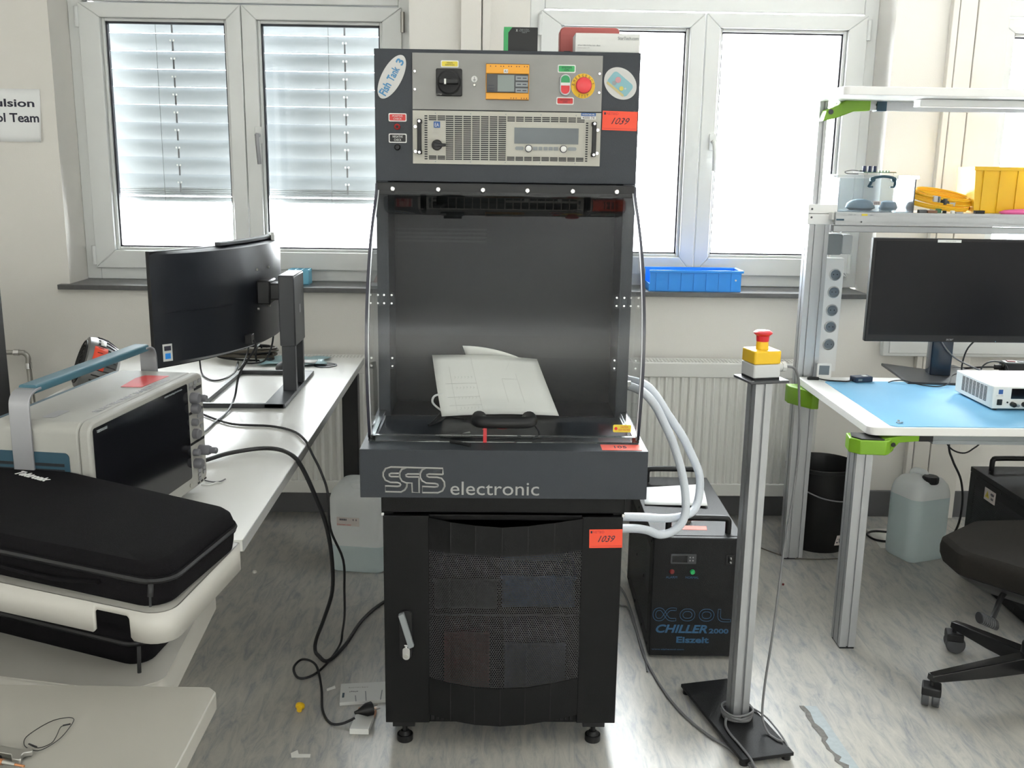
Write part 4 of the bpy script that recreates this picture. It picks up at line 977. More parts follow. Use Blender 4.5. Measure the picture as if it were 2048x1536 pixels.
# curved monitor seen from behind
MN = thing('curved_monitor', 'large black curved monitor seen from behind on a grey frame stand', 'monitor', (-.80, .95, .7415))
N_, F_ = Vector((-1.035, .575)), Vector((-.826, 1.335)); mid = (N_ + F_) / 2; ch = (F_ - N_); hl = ch.length / 2; cd_ = ch.normalized(); nr = Vector((cd_.y, -cd_.x))   # towards +x
R_ = 0.98; ctr = mid - nr * math.sqrt(R_ * R_ - hl * hl)
def arc(t, off): # t -1..1 near to far
    a = math.asin(hl / R_) * t; d = nr * math.cos(a) + cd_ * math.sin(a); return ctr + d * (R_ + off)
Z0, Z1 = .888, 1.236
def curved(t0, t1, o0, o1, za, zb_, n_=24):
    q = MB(); rings = []
    for i in range(n_ + 1):
        t = t0 + (t1 - t0) * i / n_; a, b = arc(t, o0), arc(t, o1); rings.append([(a.x, a.y, za), (b.x, b.y, za), (b.x, b.y, zb_), (a.x, a.y, zb_)])
    return q.loft(rings)
curved(-1, 1, -.014, .006, Z0, Z1).build('bezel', 'black', MN, bevel=.002)
curved(-.985, .985, -.0155, -.0142, Z0 + .012, Z1 - .008).build('screen', 'screen', MN)
# bulging rear shell, fuller in the middle
q = MB(); rings = []
for i in range(29):
    t = -1 + 2 * i / 28; b = .006 + .036 * (1 - abs(t) ** 2.4); r = []
    for z, k in ((Z0 + .002, 0), (Z0 + .016, .85), (Z0 + .12, 1), (Z0 + .165, 1.0), (Z0 + .166, 1.12), (Z1 - .05, 1.12), (Z1 - .010, .9), (Z1 - .002, .1)):
        p = arc(t, .005 + (b - .005) * k); r.append((p.x, p.y, z))
    for z in (Z1 - .002, Z0 + .002): p = arc(t, .002); r.append((p.x, p.y, z))
    rings.append(r)
q.loft(rings); q.build('rear_shell', 'monitor_back', MN)
q = MB(); rings = []
for i in range(17):
    t = -.35 + .98 * i / 16; a, b = arc(t, -.006), arc(t, .016); rings.append([(a.x, a.y, Z1), (b.x, b.y, Z1), (b.x, b.y, Z1 + .010), (a.x, a.y, Z1 + .012)])
q.loft(rings); q.build('light_bar', 'dark_grey', MN, bevel=.002)
p = arc(.55, .014); q = MB(rz(p.x, p.y, Z1 - .010, math.radians(15) + .2)); q.box(-.004, .008, -.014, .014, .0, .030); q.build('clip', 'white', MN, bevel=.002)
for z in (1.150, 1.02):
    q = MB()
    for t in (-.10, .10):
        p = arc(t + .12, .050); q.cyl((p.x - .006, p.y, z), .004, .006, 8, 'x')
    q.build('mount_screws', 'steel', MN, kind='stuff')
p = arc(.1, .046); q = MB(); q.box(-.775, -.722, .925, 1.0, 1.05, 1.105); q.box(p.x - .01, p.x + .035, .915, 1.015, 1.035, 1.115); q.build('mount_arm', 'black', MN, bevel=.006)
q = MB(); q.box(-.726, -.674, .875, 1.04, .905, 1.135); q.build('upper_column', 'stand_grey', MN, bevel=.004)
MB().box(-.724, -.676, .877, 1.038, 1.1352, 1.1372).build('column_cap', 'dark_grey', MN, smooth=False)
for ya, yb in ((.880, .905), (1.012, 1.035)): MB().box(-.722, -.678, ya, yb, .754, .905).build('lower_column', 'stand_grey', MN, bevel=.002)
q = MB(); q.box(-.947, -.682, .690, .704, .7415, .756); q.box(-.947, -.682, 1.195, 1.209, .7415, .756); q.box(-.947, -.933, .69, 1.209, .7415, .756); q.build('base_frame', 'stand_grey', MN, bevel=.001)
MB().box(-.742, -.678, .69, 1.209, .7425, .7555).build('base_plate', 'stand_grey', MN, bevel=.001)
q = MB(frame((-.6735, .96, 1.02), (0, 1, 0), (0, 0, 1))); q.prism(rrect(-.008, .008, -.014, .014, .003), 0, .0006); q.build('badge', 'tek_silver', MN, smooth=False)
def shell_off(t): return .0065 + .036 * (1 - abs(t) ** 2.4)
def on_shell(t0, t1, za, zb_, lift, n_=6):
    q = MB(); rings = []
    for i in range(n_ + 1):
        t = t0 + (t1 - t0) * i / n_; a, b = arc(t, shell_off(t)), arc(t, shell_off(t) + lift); rings.append([(a.x, a.y, za), (b.x, b.y, za), (b.x, b.y, zb_), (a.x, a.y, zb_)])
    return q.loft(rings)
o = on_shell(-.945, -.875, .908, .960, .001).build('inspection_label', 'white', MN, smooth=False)
on_shell(-.93, -.89, .915, .932, .0016).build('blue_dot', 'blue_bin', o, smooth=False); on_shell(-.935, -.885, .940, .954, .0016).build('printed_code', 'ink', o, smooth=False)
p = arc(-.12, .042); MB().box(p.x - .01, p.x + .012, p.y - .02, p.y + .02, .915, .945).build('power_socket', 'black', MN, bevel=.002)
cable('power_cable', 'black power cable hanging from the back of the curved monitor to the desk', [(p.x + .013, p.y, .925), (p.x + .020, p.y - .01, .90), (-.842, .80, .83), (-.846, .74, .765), (-.84, .62, .746), (-.845, .50, .745), (-.85, .36, .745), (-.90, .20, .745)], .0035, 'cable_black')
cable('video_cable', 'thin black cable looping on the desk below the curved monitor', [(-1.085, 1.20, .90), (-1.085, 1.202, .76), (-1.033, 1.102, .745), (-.984, 1.08, .745), (-.965, 1.2, .745), (-1.0, 1.40, .746), (-.96, 1.254, .745), (-.95, 1.365, .80), (-.93, 1.30, .90)], .003, 'cable_black')
cable('video_cable', 'thin black cable dropping behind the far end of the curved monitor', [(-.845, 1.37, .98), (-.85, 1.365, .90), (-.86, 1.36, .82), (-.885, 1.35, .765), (-.93, 1.36, .750), (-.97, 1.38, .746)], .0035, 'cable_black')
# coil of brown cables behind
cb = thing('cable_bundle', 'coiled bundle of brown and black cables behind the curved monitor', 'cable', (-.985, 1.46, .741))
random.seed(3)
for k in range(11):
    a0 = random.random() * 6; rx, ry = .105 + random.uniform(-.02, .018), .040 + random.uniform(-.008, .008); z = .748 + k * .0042
    q = MB(); q.tube([(-.985 + rx * math.cos(a0 + 2 * PI * i / 10) + random.uniform(-.004, .004), 1.46 + ry * math.sin(a0 + 2 * PI * i / 10), z + random.uniform(-.003, .004) + .004 * math.sin(2 * PI * i / 10)) for i in range(10)], .0042, 7, 3, closed=True)
    q.build('cable_turn', 'cable_brown' if k % 3 else 'cable_black', cb)
q = MB(); q.tube([(-.93, 1.405, .745), (-.932, 1.40, .77), (-.93, 1.42, .80), (-.928, 1.47, .80), (-.93, 1.50, .77)], .004, 6, 3); q.build('tie', 'cable_black', cb)
fo = sheet('antistatic_bag', lambda u, v: (-.914 + u * .245 + .01 * math.sin(9 * v), 1.335 + v * .165 + .015 * u + .006 * math.sin(7 * u), .7425 + .006 * abs(math.sin(5.3 * u + 4 * v)) + .004 * abs(math.sin(11 * u * v + 2))), 22, 14, 'foil', solid=.0005)
tag(fo, 'crinkled pale blue plastic bag flat on the desk behind the monitor stand', 'bag')
bd = sheet('circuit_card', lambda u, v: (-.775 + u * .075, 1.36 + v * .06, .7525), 1, 1, 'white', solid=.002); tag(bd, 'pale card lying on the crinkled blue plastic bag', 'card')
ms = thing('computer_mouse', 'dark computer mouse half hidden behind the monitor stand leg', 'mouse', (-.838, 1.30, .741))
q = MB(); q.lathe([(.030, .0), (.032, .008), (.028, .02), (.016, .030), (.003, .033)], (-.800, 1.285, .741), 20, sy=1.5); q.build('shell', 'dark_grey', ms); q = MB(); q.cyl((-.805, 1.262, .762), .006, .006, 10, 'x'); q.build('scroll_wheel', 'black', ms)
# desk fan at the far left
fn = thing('desk_fan', 'round dark desk fan with an orange tag behind the oscilloscope', 'fan', (-1.425, 1.02, .741))
q = MB(); q.lathe([(.05, 0), (.055, .006), (.045, .012), (.018, .016), (.018, .06)], (-1.405, 1.02, .741), 24); q.build('base', 'dark_grey', fn)
Mf = Matrix.Translation((-1.405, 1.02, .808)) @ Matrix.Rotation(math.radians(-62), 4, 'Z') @ Matrix.Rotation(math.radians(68), 4, 'X')
q = MB(Mf); q.lathe([(.045, -.085), (.078, -.07), (.092, -.03), (.094, .01), (.090, .03), (.080, .034)], (0, 0, 0), 32); q.build('housing', 'steel_dark', fn)
q = MB(Mf)
for i in range(30):
    a = 2 * PI * i / 30; q.tube([(.078 * math.cos(a), .078 * math.sin(a), -.066), (.0935 * math.cos(a), .0935 * math.sin(a), -.03), (.0955 * math.cos(a), .0955 * math.sin(a), .005)], .002, 5, 2)
q.build('cooling_fins', 'black', fn, kind='stuff')
q = MB(Mf)
for k in range(6): q.lathe([(.012 + k * .013, .034), (.012 + k * .013, .037), (.009 + k * .013, .037), (.009 + k * .013, .034)], (0, 0, 0), 28)
q.build('grille', 'black', fn)
Rf = Mf.to_3x3(); vv = Vector((.25, -.85, .55)); bst = max(range(360), key=lambda a: (Rf @ Vector((math.cos(math.radians(a)), math.sin(math.radians(a)), 0))).dot(vv))
q = MB(Mf); q.loft([[(.0965 * math.cos(a), .0965 * math.sin(a), z) for a in [math.radians(bst - 26 + k * 7) for k in range(8)]] for z in (-.028, .016)], cap=False, closed=False); q.build('inventory_tag', 'orange_tag', fn, solid=.0006)
q = MB(Mf); q.loft([[(.0972 * math.cos(a), .0972 * math.sin(a), z) for a in [math.radians(bst + 28 + k * 4) for k in range(5)]] for z in (-.02, -.002)], cap=False, closed=False); q.build('inspection_label', 'white', fn, solid=.0006)
# dark monitor edge at the far left, on a low side table beyond the frame
st = thing('side_table', 'low white side table left of the pale desk', 'table', (-2.1, .85, 0))
MB().box(-2.5, -1.755, .62, 1.05, .600, .620).build('table_top', 'white_desk', st, bevel=.002)
for x, y in ((-2.47, .65), (-1.80, .65), (-2.47, 1.0), (-1.80, 1.0)): MB().box(x, x + .03, y, y + .03, 0, .600).build('leg', 'white_cart', st, smooth=False)
kk = thing('computer_case', 'black computer case cut off by the photo\'s left edge', 'computer', (-1.95, .85, .6205))
MB().box(-2.20, -1.676, .70, 1.0, .642, 1.10).build('case_body', 'black', kk, bevel=.003); MB().box(-2.18, -1.76, .72, .98, .6205, .642).build('case_feet', 'black_matt', kk, bevel=.002)
# things on the near table
ti = thing('cable_tie_loop', 'thin black cord loop lying on the near white table', 'cord', (-.627, -1.13, .741))
q = MB(); q.tube([(x, y, .7425) for x, y in ((-.612, -1.095), (-.620, -1.0955), (-.633, -1.102), (-.644, -1.119), (-.652, -1.143), (-.647, -1.160), (-.637, -1.170), (-.622, -1.175), (-.612, -1.163), (-.605, -1.143), (-.604, -1.116), (-.606, -1.10))], .0006, 5, 4, closed=True); q.build('loop', 'black', ti)
q = MB(); q.tube([(x, y, .7435) for x, y in ((-.605, -1.113), (-.612, -1.116), (-.6155, -1.122), (-.612, -1.143), (-.612, -1.160), (-.624, -1.170), (-.641, -1.161))], .0006, 5, 4); q.build('inner_strand', 'black', ti)
q = MB(); q.tube([(-.605, -1.113, .7438), (-.614, -1.117, .7438)], .0011, 5); q.tube([(-.640, -1.161, .7435), (-.627, -1.168, .7435)], .0012, 5); q.build('sleeve', 'black_matt', ti)
wr = thing('pliers', 'steel pliers with black sleeve at the edge of the near table', 'pliers', rz(-.650, -1.187, .7405, -.28))
q = MB(WM[wr]); q.prism(rounded([(-.12, -.008), (.004, -.006), (.012, -.014), (.026, -.013), (.018, -.004), (.017, .002), (.027, .008), (.018, .014), (.004, .008), (-.12, .006)], .002, 2), .002, .009); q.build('jaw', 'steel', wr, bevel=.001)
q = MB(WM[wr]); q.cyl((-.06, -.022, .008), .0068, .052, 12, 'x'); q.cyl((-.008, -.022, .008), .0075, .006, 12, 'x'); q.build('sleeve', 'black', wr)
q = MB(WM[wr]); q.cyl((-.002, -.022, .008), .004, .008, 10, 'x'); q.build('copper_collar', 'copper', wr); q = MB(WM[wr]); q.cyl((.006, -.022, .008), .0032, .018, 10, 'x', r2=.0022); q.build('threaded_tip', 'steel', wr); MB(WM[wr]).cyl((.024, -.022, .008), .0016, .014, 8, 'x').build('pin', 'copper', wr)
# long black cables over the desk edge to the floor
cable('power_cable', 'thick black cable arching over the desk edge down to the floor', [(-.80, .05, .748), (-.764, .108, .748), (-.714, .164, .752), (-.643, .194, .756), (-.588, .181, .757), (-.545, .145, .750), (-.523, .15, .714), (-.497, .16, .643), (-.476, .20, .546), (-.476, .28, .42), (-.490, .36, .28), (-.535, .47, .14), (-.572, .53, .04), (-.575, .52, .0075), (-.558, .485, .0065), (-.524, .453, .0065), (-.487, .557, .0065), (-.455, .735, .0065), (-.395, .879, .0065), (-.30, .98, .0065)], .0058, 'cable_black', k=6)
cable('mains_lead', 'thin black mains lead with a plug curling across the floor', [(-1.0, .71, .745), (-.97, .678, .745), (-.898, .586, .745), (-.789, .484, .745), (-.676, .465, .745), (-.6, .413, .745), (-.545, .31, .7465), (-.52, .27, .72), (-.496, .25, .681), (-.477, .25, .616), (-.474, .26, .508), (-.447, .30, .40), (-.455, .36, .28), (-.470, .45, .16), (-.495, .56, .05), (-.503, .557, .008), (-.524, .444, .005), (-.556, .367, .005), (-.595, .352, .005), (-.621, .412, .005), (-.603, .459, .008), (-.555, .418, .011), (-.518, .295, .005), (-.494, .173, .005), (-.463, .109, .005), (-.43, .100, .008), (-.396, .112, .018)], .0036, 'cable_black', k=5)
pl = thing('mains_plug', 'black mains plug resting on the small white and gold box', 'plug', rz(-.375, .122, .0345, .5))
q = MB(WM[pl]); q.lathe([(.004, -.024), (.006, -.014), (.013, .0), (.018, .010), (.019, .026), (.016, .028)], (0, 0, 0), 16, M=Matrix.Rotation(PI / 2, 4, 'Y')); q.build('plug_body', 'black', pl)
for s in (-1, 1): MB(WM[pl]).cyl((.028, s * .0095, 0), .0022, .018, 8, 'x').build('pin', 'steel', pl)
# floor clutter
bx = thing('leaflet_pack', 'flat white printed packet on the floor left of the rack', 'box', (-.39, .26, 0))
q = MB(); q.prism([(-.452, .204), (-.318, .225), (-.322, .325), (-.464, .310)], .0, .010); q.build('packet', 'white', bx, bevel=.001, smooth=False)
q = MB(); q.prism([(-.449, .232), (-.443, .233), (-.445, .258), (-.451, .257)], .010, .0106); q.build('dark_mark', 'tek_blue', bx, smooth=False)
lettering('Experiment Board', frame((-.437, .2825, .0102), (1, .08, 0), (-.08, 1, 0)), 0, .055, 0, .007, 'ink_faint', bx); lettering('LITHIUM', frame((-.432, .262, .0102), (1, .08, 0), (-.08, 1, 0)), 0, .024, 0, .005, 'ink', bx)
q = MB(); q.prism([(-.408, .212), (-.405, .212), (-.411, .244), (-.414, .244)], .010, .0105); q.prism([(-.380, .216), (-.377, .216), (-.385, .268), (-.388, .268)], .010, .0105); q.prism([(-.340, .222), (-.337, .222), (-.338, .275), (-.341, .275)], .010, .0105); q.build('printed_bars', 'grey_box', bx, smooth=False)
b5 = thing('small_box', 'small white box with a gold end on the floor under the mains plug', 'box', (-.38, .13, 0))
q = MB(); q.prism([(-.404, .062), (-.352, .060), (-.346, .135), (-.396, .138)], 0, .016); q.build('box_body', 'white', b5, bevel=.001, smooth=False)
q = MB(); q.prism([(-.3965, .1385), (-.346, .1355), (-.343, .168), (-.393, .172)], 0, .016); q.build('gold_end', 'copper', b5, bevel=.001, smooth=False)
cp = thing('bottle_cap', 'small bright yellow plastic cap lying on the floor', 'cap', (-.558, .185, 0))
q = MB(Matrix.Translation((-.558, .182, .0125)) @ Matrix.Rotation(math.radians(-70), 4, 'X') @ Matrix.Rotation(0, 4, 'Z')); q.lathe([(.007, -.016), (.008, -.004), (.0125, -.003), (.0128, .003), (.011, .0045)], (0, 0, 0), 20); q.build('cap_body', 'yellow', cp)
o = MB(); o.prism([(-.538, -.047), (-.490, -.046), (-.491, -.032), (-.522, -.032), (-.528, -.014), (-.543, -.028)], 0.0002, .0012); tag(o.build('paper_scrap', 'paper', smooth=False), 'white paper scrap with a folded corner nearest the viewer on the floor', 'paper')
o = MB(); o.prism([(-.500, .285), (-.478, .300), (-.482, .315), (-.503, .296)], 0.0002, .0012); tag(o.build('paper_scrap', 'paper', smooth=False), 'small white paper scrap beside the mains lead on the floor', 'paper')
o = MB(); o.lathe([(.004, 0), (.009, .004), (.007, .010), (.002, .012)], (-.905, 1.13, 0), 7); tag(o.build('paper_scrap', 'paper', smooth=False), 'crumpled white scrap on the floor under the far desk', 'paper')
# things on the left sill
sb = thing('storage_tray', 'small pale blue plastic tray on the left window sill', 'tray', (-.848, 1.90, .986))
q = MB()
for x in (-.892, -.864, -.836, -.808): q.box(x - .002, x + .002, 1.865, 1.935, .987, 1.050)
for y in (1.865, 1.90, 1.935): q.box(-.892, -.808, y - .002, y + .002, .987, 1.050)
q.box(-.894, -.806, 1.863, 1.937, .9865, .990); q.build('tray_walls', 'blue_box', sb, smooth=False)
dn = thing('suction_holder', 'small grey suction cup holder on the sill beside the cabinet', 'holder', (-.53, 1.87, .986))
q = MB(); q.lathe([(.040, 0), (.036, .005), (.014, .010), (.008, .014)], (-.530, 1.87, .9865), 24); q.build('suction_cup', 'tek_silver', dn)
q = MB(); q.tube([(-.53, 1.87, 1.0), (-.515, 1.87, 1.03), (-.505, 1.865, 1.05)], .007, 8, 3); q.lathe([(.012, 0), (.014, .006), (.004, .012)], (-.505, 1.865, 1.045), 12); q.build('arm', 'pink_pale', dn)
# jerrycan left
def jerrycan(label, M, w, d, h, fill, cap_m, grp, group_cap=True):
    t_ = thing('jerrycan', label, 'canister', M, grp); T = M
    def rr(s, z, r, dx=0, dy=0): return [(x + dx, y + dy, z) for x, y in rrect(-w / 2 * s, w / 2 * s, -d / 2 * s, d / 2 * s, r * s, 5)]
    q = MB(T); q.loft([rr(1, h * fill, .04), rr(1, h * (fill + .74) / 2, .04), rr(1, h * .74, .04), rr(.99, h * .80, .045), rr(.93, h * .87, .05), rr(.74, h * .93, .05), rr(.40, h * .955, .03)]); q.build('bottle', 'jerry', t_)
    q = MB(T); q.loft([rr(.88, .0, .03), rr(.96, .008, .035), rr(1, .03, .04), rr(1, h * fill - .0005, .04)]); q.build('liquid', 'liquid', t_)
    q = MB(T); q.tube([(w * .02, d * .36, h * .86), (w * .02, d * .30, h * .965), (w * .02, d * .1, h * .99), (w * .02, -d * .06, h * .985), (w * .02, -d * .13, h * .93)], .0125, 10, 4); q.build('carry_handle', 'jerry', t_)
    q = MB(T); q.cyl((0, -d * .27, h * .89), .025, .03, 20); q.build('neck', 'jerry', t_)
    if cap_m:
        q = MB(T); q.lathe([(.0285, 0), (.0295, .004), (.0295, .024), (.026, .028), (.004, .028)], (0, -d * .27, h * .905), 24); q.build('screw_cap', cap_m, t_)
        q = MB(T)
        for i in range(24): a = 2 * PI * i / 24; q.tube([(.0295 * math.cos(a), -d * .27 + .0295 * math.sin(a), h * .905 + .003), (.0295 * math.cos(a), -d * .27 + .0295 * math.sin(a), h * .905 + .024)], .0015, 4)
        q.build('cap_grip', cap_m, t_)
    return t_, T
jc, T = jerrycan('translucent white jerrycan with a printed label standing left of the rack', rz(-.515, 1.235, 0, math.radians(-8)), .215, .20, .352, .30, None, 'jerrycans')
F = T @ front(-.1012)
sticker('paper_label', F, -.070, .015, .185, .218, 'cream_pale', jc, .0008, .002)
q = MB(F)
for i in range(12): q.box(-.060 + i * .0023, -.0588 + i * .0023 + (i % 3) * .0004, .206, .213, .0008, .0012)
for u in (-.008, .003): q.box(u - .0006, u + .0016, .206, .213, .0008, .0012); q.box(u - .002, u + .003, .210, .2115, .0008, .0012)
q.build('printed_code', 'ink', jc, smooth=False)
lettering('Deionised water', F, -.068, -.015, .188, .193, 'red_label', jc, w=.0014)
# ================================================================ RIGHT SIDE: bench, shelves, monitor, chillers, chair
# left chiller beside the cabinet
def chiller(label, M, w, d, h, decals, grp):
    t_ = thing('water_chiller', label, 'chiller', M, grp); T = M
    L_ = lambda: MB(T)
    L_().box(0, w, 0, .018, .012, h).build('front_panel', 'chiller_black', t_, bevel=.003, smooth=False)
    L_().box(-.002, w + .002, .019, d, h - .018, h + .001).build('top_cover', 'chiller_black', t_, bevel=.002, smooth=False)
    q = L_(); q.box(.0, .004, .019, d, .012, .05); q.box(.0, .004, .019, .07, .05, h - .02); q.box(.0, .004, d - .04, d, .05, h - .02); q.box(.0, .004, .07, d - .04, h - .06, h - .02); q.build('left_panel', 'chiller_black', t_, smooth=False)
    L_().box(.0005, .0035, .07, d - .04, .05, h - .06).build('side_grille', 'perf_side', t_, smooth=False)
    L_().box(w - .004, w, .019, d, .012, h - .02).build('right_panel', 'chiller_black', t_, smooth=False)
    L_().box(.004, w - .004, d - .004, d, .012, h - .02).build('rear_panel', 'chiller_black', t_, smooth=False)
    L_().box(.004, w - .004, .019, d - .004, .012, .018).build('base_plate', 'black', t_, smooth=False)
    L_().box(.05, w - .05, .10, d - .1, .02, h - .12).build('compressor_unit', 'dark_grey', t_, bevel=.02)
    for x in (.03, w - .03):
        for y in (.04, d - .04): q = L_(); q.cyl((x, y, 0), .014, .013, 14); q.build('foot', 'black', t_)
    for y in (.045, d - .055):
        q = L_(); a, b = w * .18, w * .86
        q.tube([(a, y, h + .001), (a, y, h + .034), (a + .003, y, h + .043), (a + .014, y, h + .048), ((a + b) / 2, y, h + .049), (b - .014, y, h + .048), (b - .003, y, h + .043), (b, y, h + .034), (b, y, h + .001)], .0095, 10, 4)
        q.build('carry_handle', 'black', t_)
    for y in (.05, d * .3, d * .6, d - .05):
        for z in (.03, h * .5, h - .03):
            q = MB(T @ frame((0, y, z), (0, -1, 0), (0, 0, 1))); q.lathe([(.005, 0), (.005, .002), (.002, .003)], (0, 0, 0), 8); q.build('panel_screw', 'black', t_)
    return t_, T
# rotated a hair so that its front faces the room
C1, T1 = chiller('black water chiller with blue lettering and white hoses, right of the grey cabinet', rz(.4655, .487, 0, -.018), .270, .60, .401, True, 'black water chillers')
F = T1 @ front(-.0005)
U = lambda x: x - .4655
q = MB(F); q.prism(rrect(.053, .130, .319, .350, .002), 0, .004); q.build('controller', 'dark_grey', C1)
MB(F).box(.057, .103, .324, .345, .004, .0048).build('controller_display', 'screen', C1, smooth=False)
q = MB(F)
for u in (.111, .120):
    for v in (.330, .340): q.cyl((u, v, .004), .0022, .0012, 10)
q.build('controller_keys', 'tek_silver', C1, kind='stuff')
q = MB(F); q.lathe([(.008, 0), (.008, .003), (.005, .006)], (.058, .292, 0), 18); q.build('alarm_lamp', 'dark_red', C1)
q = MB(F); q.lathe([(.008, 0), (.008, .003), (.006, .007)], (.121, .292, 0), 18); q.build('normal_lamp', 'green_lit', C1)
lettering('ALARM', F, .041, .075, .270, .277, 'acool_blue', C1); lettering('NORMAL', F, .101, .141, .270, .277, 'acool_blue', C1)
q = MB(F); q.prism(rrect(.222, .246, .318, .349, .002), 0, .004); q.build('power_switch', 'black', C1)
q = MB(F); q.add([(.226, .323, .004), (.242, .323, .004), (.242, .334, .007), (.226, .334, .007), (.242, .345, .004), (.226, .345, .004)], [(0, 1, 2, 3), (3, 2, 4, 5)]); q.build('rocker', 'black', C1, solid=.001)
lettering('I', F, .233, .235, .338, .343, 'white', C1, w=.013); lettering('O', F, .2318, .2362, .325, .330, 'white', C1, w=.013)
# outlined logo
def outline(pts, hw, r=.0009, k=3):
    P = smooth_pts([(a, b, 0) for a, b in pts], k) if k else [Vector((a, b, 0)) for a, b in pts]; l, r_ = [], []
    for i, p in enumerate(P):
        a = P[max(i - 1, 0)]; b = P[min(i + 1, len(P) - 1)]; t = (b - a).normalized(); n_ = Vector((-t.y, t.x, 0)); l.append(p + n_ * hw); r_.append(p - n_ * hw)
    return l + r_[::-1]
q = MB(F)
zc, hh = .150, .020
for x0 in (.094, .153):   # two stadium letters
    for g, w2 in ((0, 0), (.009, 0)):
        q.tube([(x, z, .0006) for x, z in rrect(x0 + g - .004, x0 + .042 - g, zc - hh + g, zc + hh - g, .0198 - g, 6)], .0009, 4, closed=True)
for pts in ([(.078, .168), (.060, .168), (.050, .160), (.040, .142), (.032, .134), (.020, .134), (.013, .141), (.011, .150), (.013, .160), (.020, .167), (.032, .167), (.040, .158), (.050, .142), (.060, .134), (.078, .134)],):
    q.tube([(v.x, v.y, .0006) for v in outline(pts, .0042)], .0009, 4, closed=True)
q.tube([(v.x, v.y, .0006) for v in outline([(.211, .170), (.211, .146), (.216, .136), (.226, .133), (.247, .133)], .0042)], .0009, 4, closed=True)
q.build('logo', 'acool_blue', C1, smooth=False)
lettering('CHILLER', F, .018, .177, .089, .117, 'acool_blue', C1, bold=.03, shear=.25); lettering('2000', F, .182, .243, .089, .105, 'acool_blue', C1, bold=.03)
lettering('Eiszeit', F, .083, .184, .056, .077, 'acool_blue', C1, bold=.03); lettering('www.alphacool.com', F, .008, .108, .0305, .036, 'acool_blue', C1)
o = MB(T1).prism([(.088, .068), (.172, .066), (.176, .098), (.100, .102)], .4021, .4027).build('inventory_tag', 'orange_tag', C1, smooth=False)
q = MB(T1); q.cyl((.118, .14, .402), .018, .012, 18); q.build('filler_cap', 'steel', C1)
ppr = sheet('paper_sheet', lambda u, v: (.478 + u * .205 + .022 * v, .775 + v * .178 - .02 * u * (1 - v), .405 + .006 * math.sin(PI * v) + .010 * v * u + .004 * u), 8, 6, 'paper_bright')
tag(ppr, 'bright white sheets lying on top of the chiller under the hoses', 'paper')
def hose(label, pts):
    t_ = thing('water_hose', label, 'hose', pts[0], 'white braided coolant hoses')
    q = MB(); q.tube(pts, .0125, 14, 6); q.build('braided_sleeve', 'hose', t_)
    for a in (pts[0], pts[-1]):
        d = Vector((1, 0, 0)); q = MB(); q.cyl((a[0] - .022, a[1], a[2]), .0135, .030, 14, 'x'); q.build('fitting', 'steel', t_)
hose('outer white braided hose looping from the cabinet side down to the chiller', [(.362, .52, .884), (.418, .50, .872), (.455, .50, .835), (.489, .50, .784), (.534, .50, .720), (.571, .50, .651), (.593, .50, .600), (.598, .50, .552), (.590, .49, .510), (.570, .47, .488), (.527, .45, .480), (.470, .42, .487), (.410, .38, .505), (.33, .34, .520)])
hose('inner white braided hose hanging lower over the chiller\'s front handle', [(.362, .46, .878), (.404, .45, .862), (.440, .45, .825), (.470, .45, .772), (.498, .45, .715), (.520, .45, .655), (.536, .45, .600), (.544, .44, .545), (.543, .43, .498), (.528, .42, .466), (.500, .41, .448), (.462, .39, .448), (.425, .37, .468), (.385, .34, .485), (.33, .30, .500)])
q = MB(); q.box(.340, .352, .40, .56, .84, .92); q.build('hose_port', 'black', cab, bevel=.002)
q = MB(); q.box(.304, .318, .27, .39, .47, .55); q.build('hose_port', 'steel', cab, bevel=.002)
# emergency stop post
EM = rz(.645, .119, 0, .225)
es = thing('emergency_stop_stand', 'aluminium post on a black floor plate with a yellow emergency stop box', 'stand', EM)
L = lambda: MB(EM)
L().box(-.0735, .0735, -.195, .195, .014, .024).build('floor_plate', 'chiller_black', es, bevel=.0015, smooth=False)
for x in (-.06, .06):
    for y in (-.18, .18): q = L(); q.cyl((x, y, 0), .012, .0145, 14); q.build('rubber_foot', 'black', es)
L().prism([(x + .006, y - .004) for x, y in alu_poly(.046, .046, 1, 1, .009, .007)], .0245, .972).build('post', 'alu', es, smooth=False)
q = L(); q.box(-.045, .062, -.052, .045, .972, .979); q.build('top_plate', 'dark_grey', es, bevel=.002)
q = L(); q.cyl((-.036, -.044, .9785), .005, .002, 12); q.build('plate_screw', 'chrome', es)
MB(EM).prism(rrect(-.030, .044, -.036, .036, .006), .984, 1.018).build('switch_box', 'pale_grey', es, bevel=.002)
MB(EM).prism(rrect(-.030, .044, -.036, .036, .006), .979, .984).build('box_seal', 'black', es)
MB(EM).prism(rrect(-.030, .044, -.036, .036, .006), 1.0185, 1.052).build('box_lid', 'yellow', es, bevel=.003)
q = L(); q.lathe([(.016, 1.052), (.0145, 1.078)], (.007, 0, 0), 24); q.build('button_collar', 'yellow', es)
q = L(); q.lathe([(.0155, 1.072), (.0165, 1.086), (.0235, 1.092), (.0235, 1.095), (.018, 1.099), (.004, 1.101)], (.007, 0, 0), 28); q.build('stop_button', 'red', es)
q = L(); q.cyl((.044, -.005, 1.005), .011, .022, 14, 'x'); q.cyl((.062, -.005, 1.005), .013, .010, 8, 'x'); q.build('cable_gland', 'pale_grey', es)
def wl(M, p): return tuple(M @ Vector(p))
g0 = wl(EM, (.070, -.005, 1.005))
cable('control_cable', 'grey cable running down beside the emergency stop post to its floor plate', [g0, (.742, .14, 1.000), (.757, .145, .975), (.765, .148, .92), (.775, .15, .80), (.770, .15, .66), (.755, .145, .50), (.745, .13, .40), (.728, .10, .27), (.712, .08, .15), (.705, .06, .06), (.714, .03, .030), (.728, .0, .0285), (.742, -.01, .0285)], .0032, 'cable_grey', k=5)
q = MB()
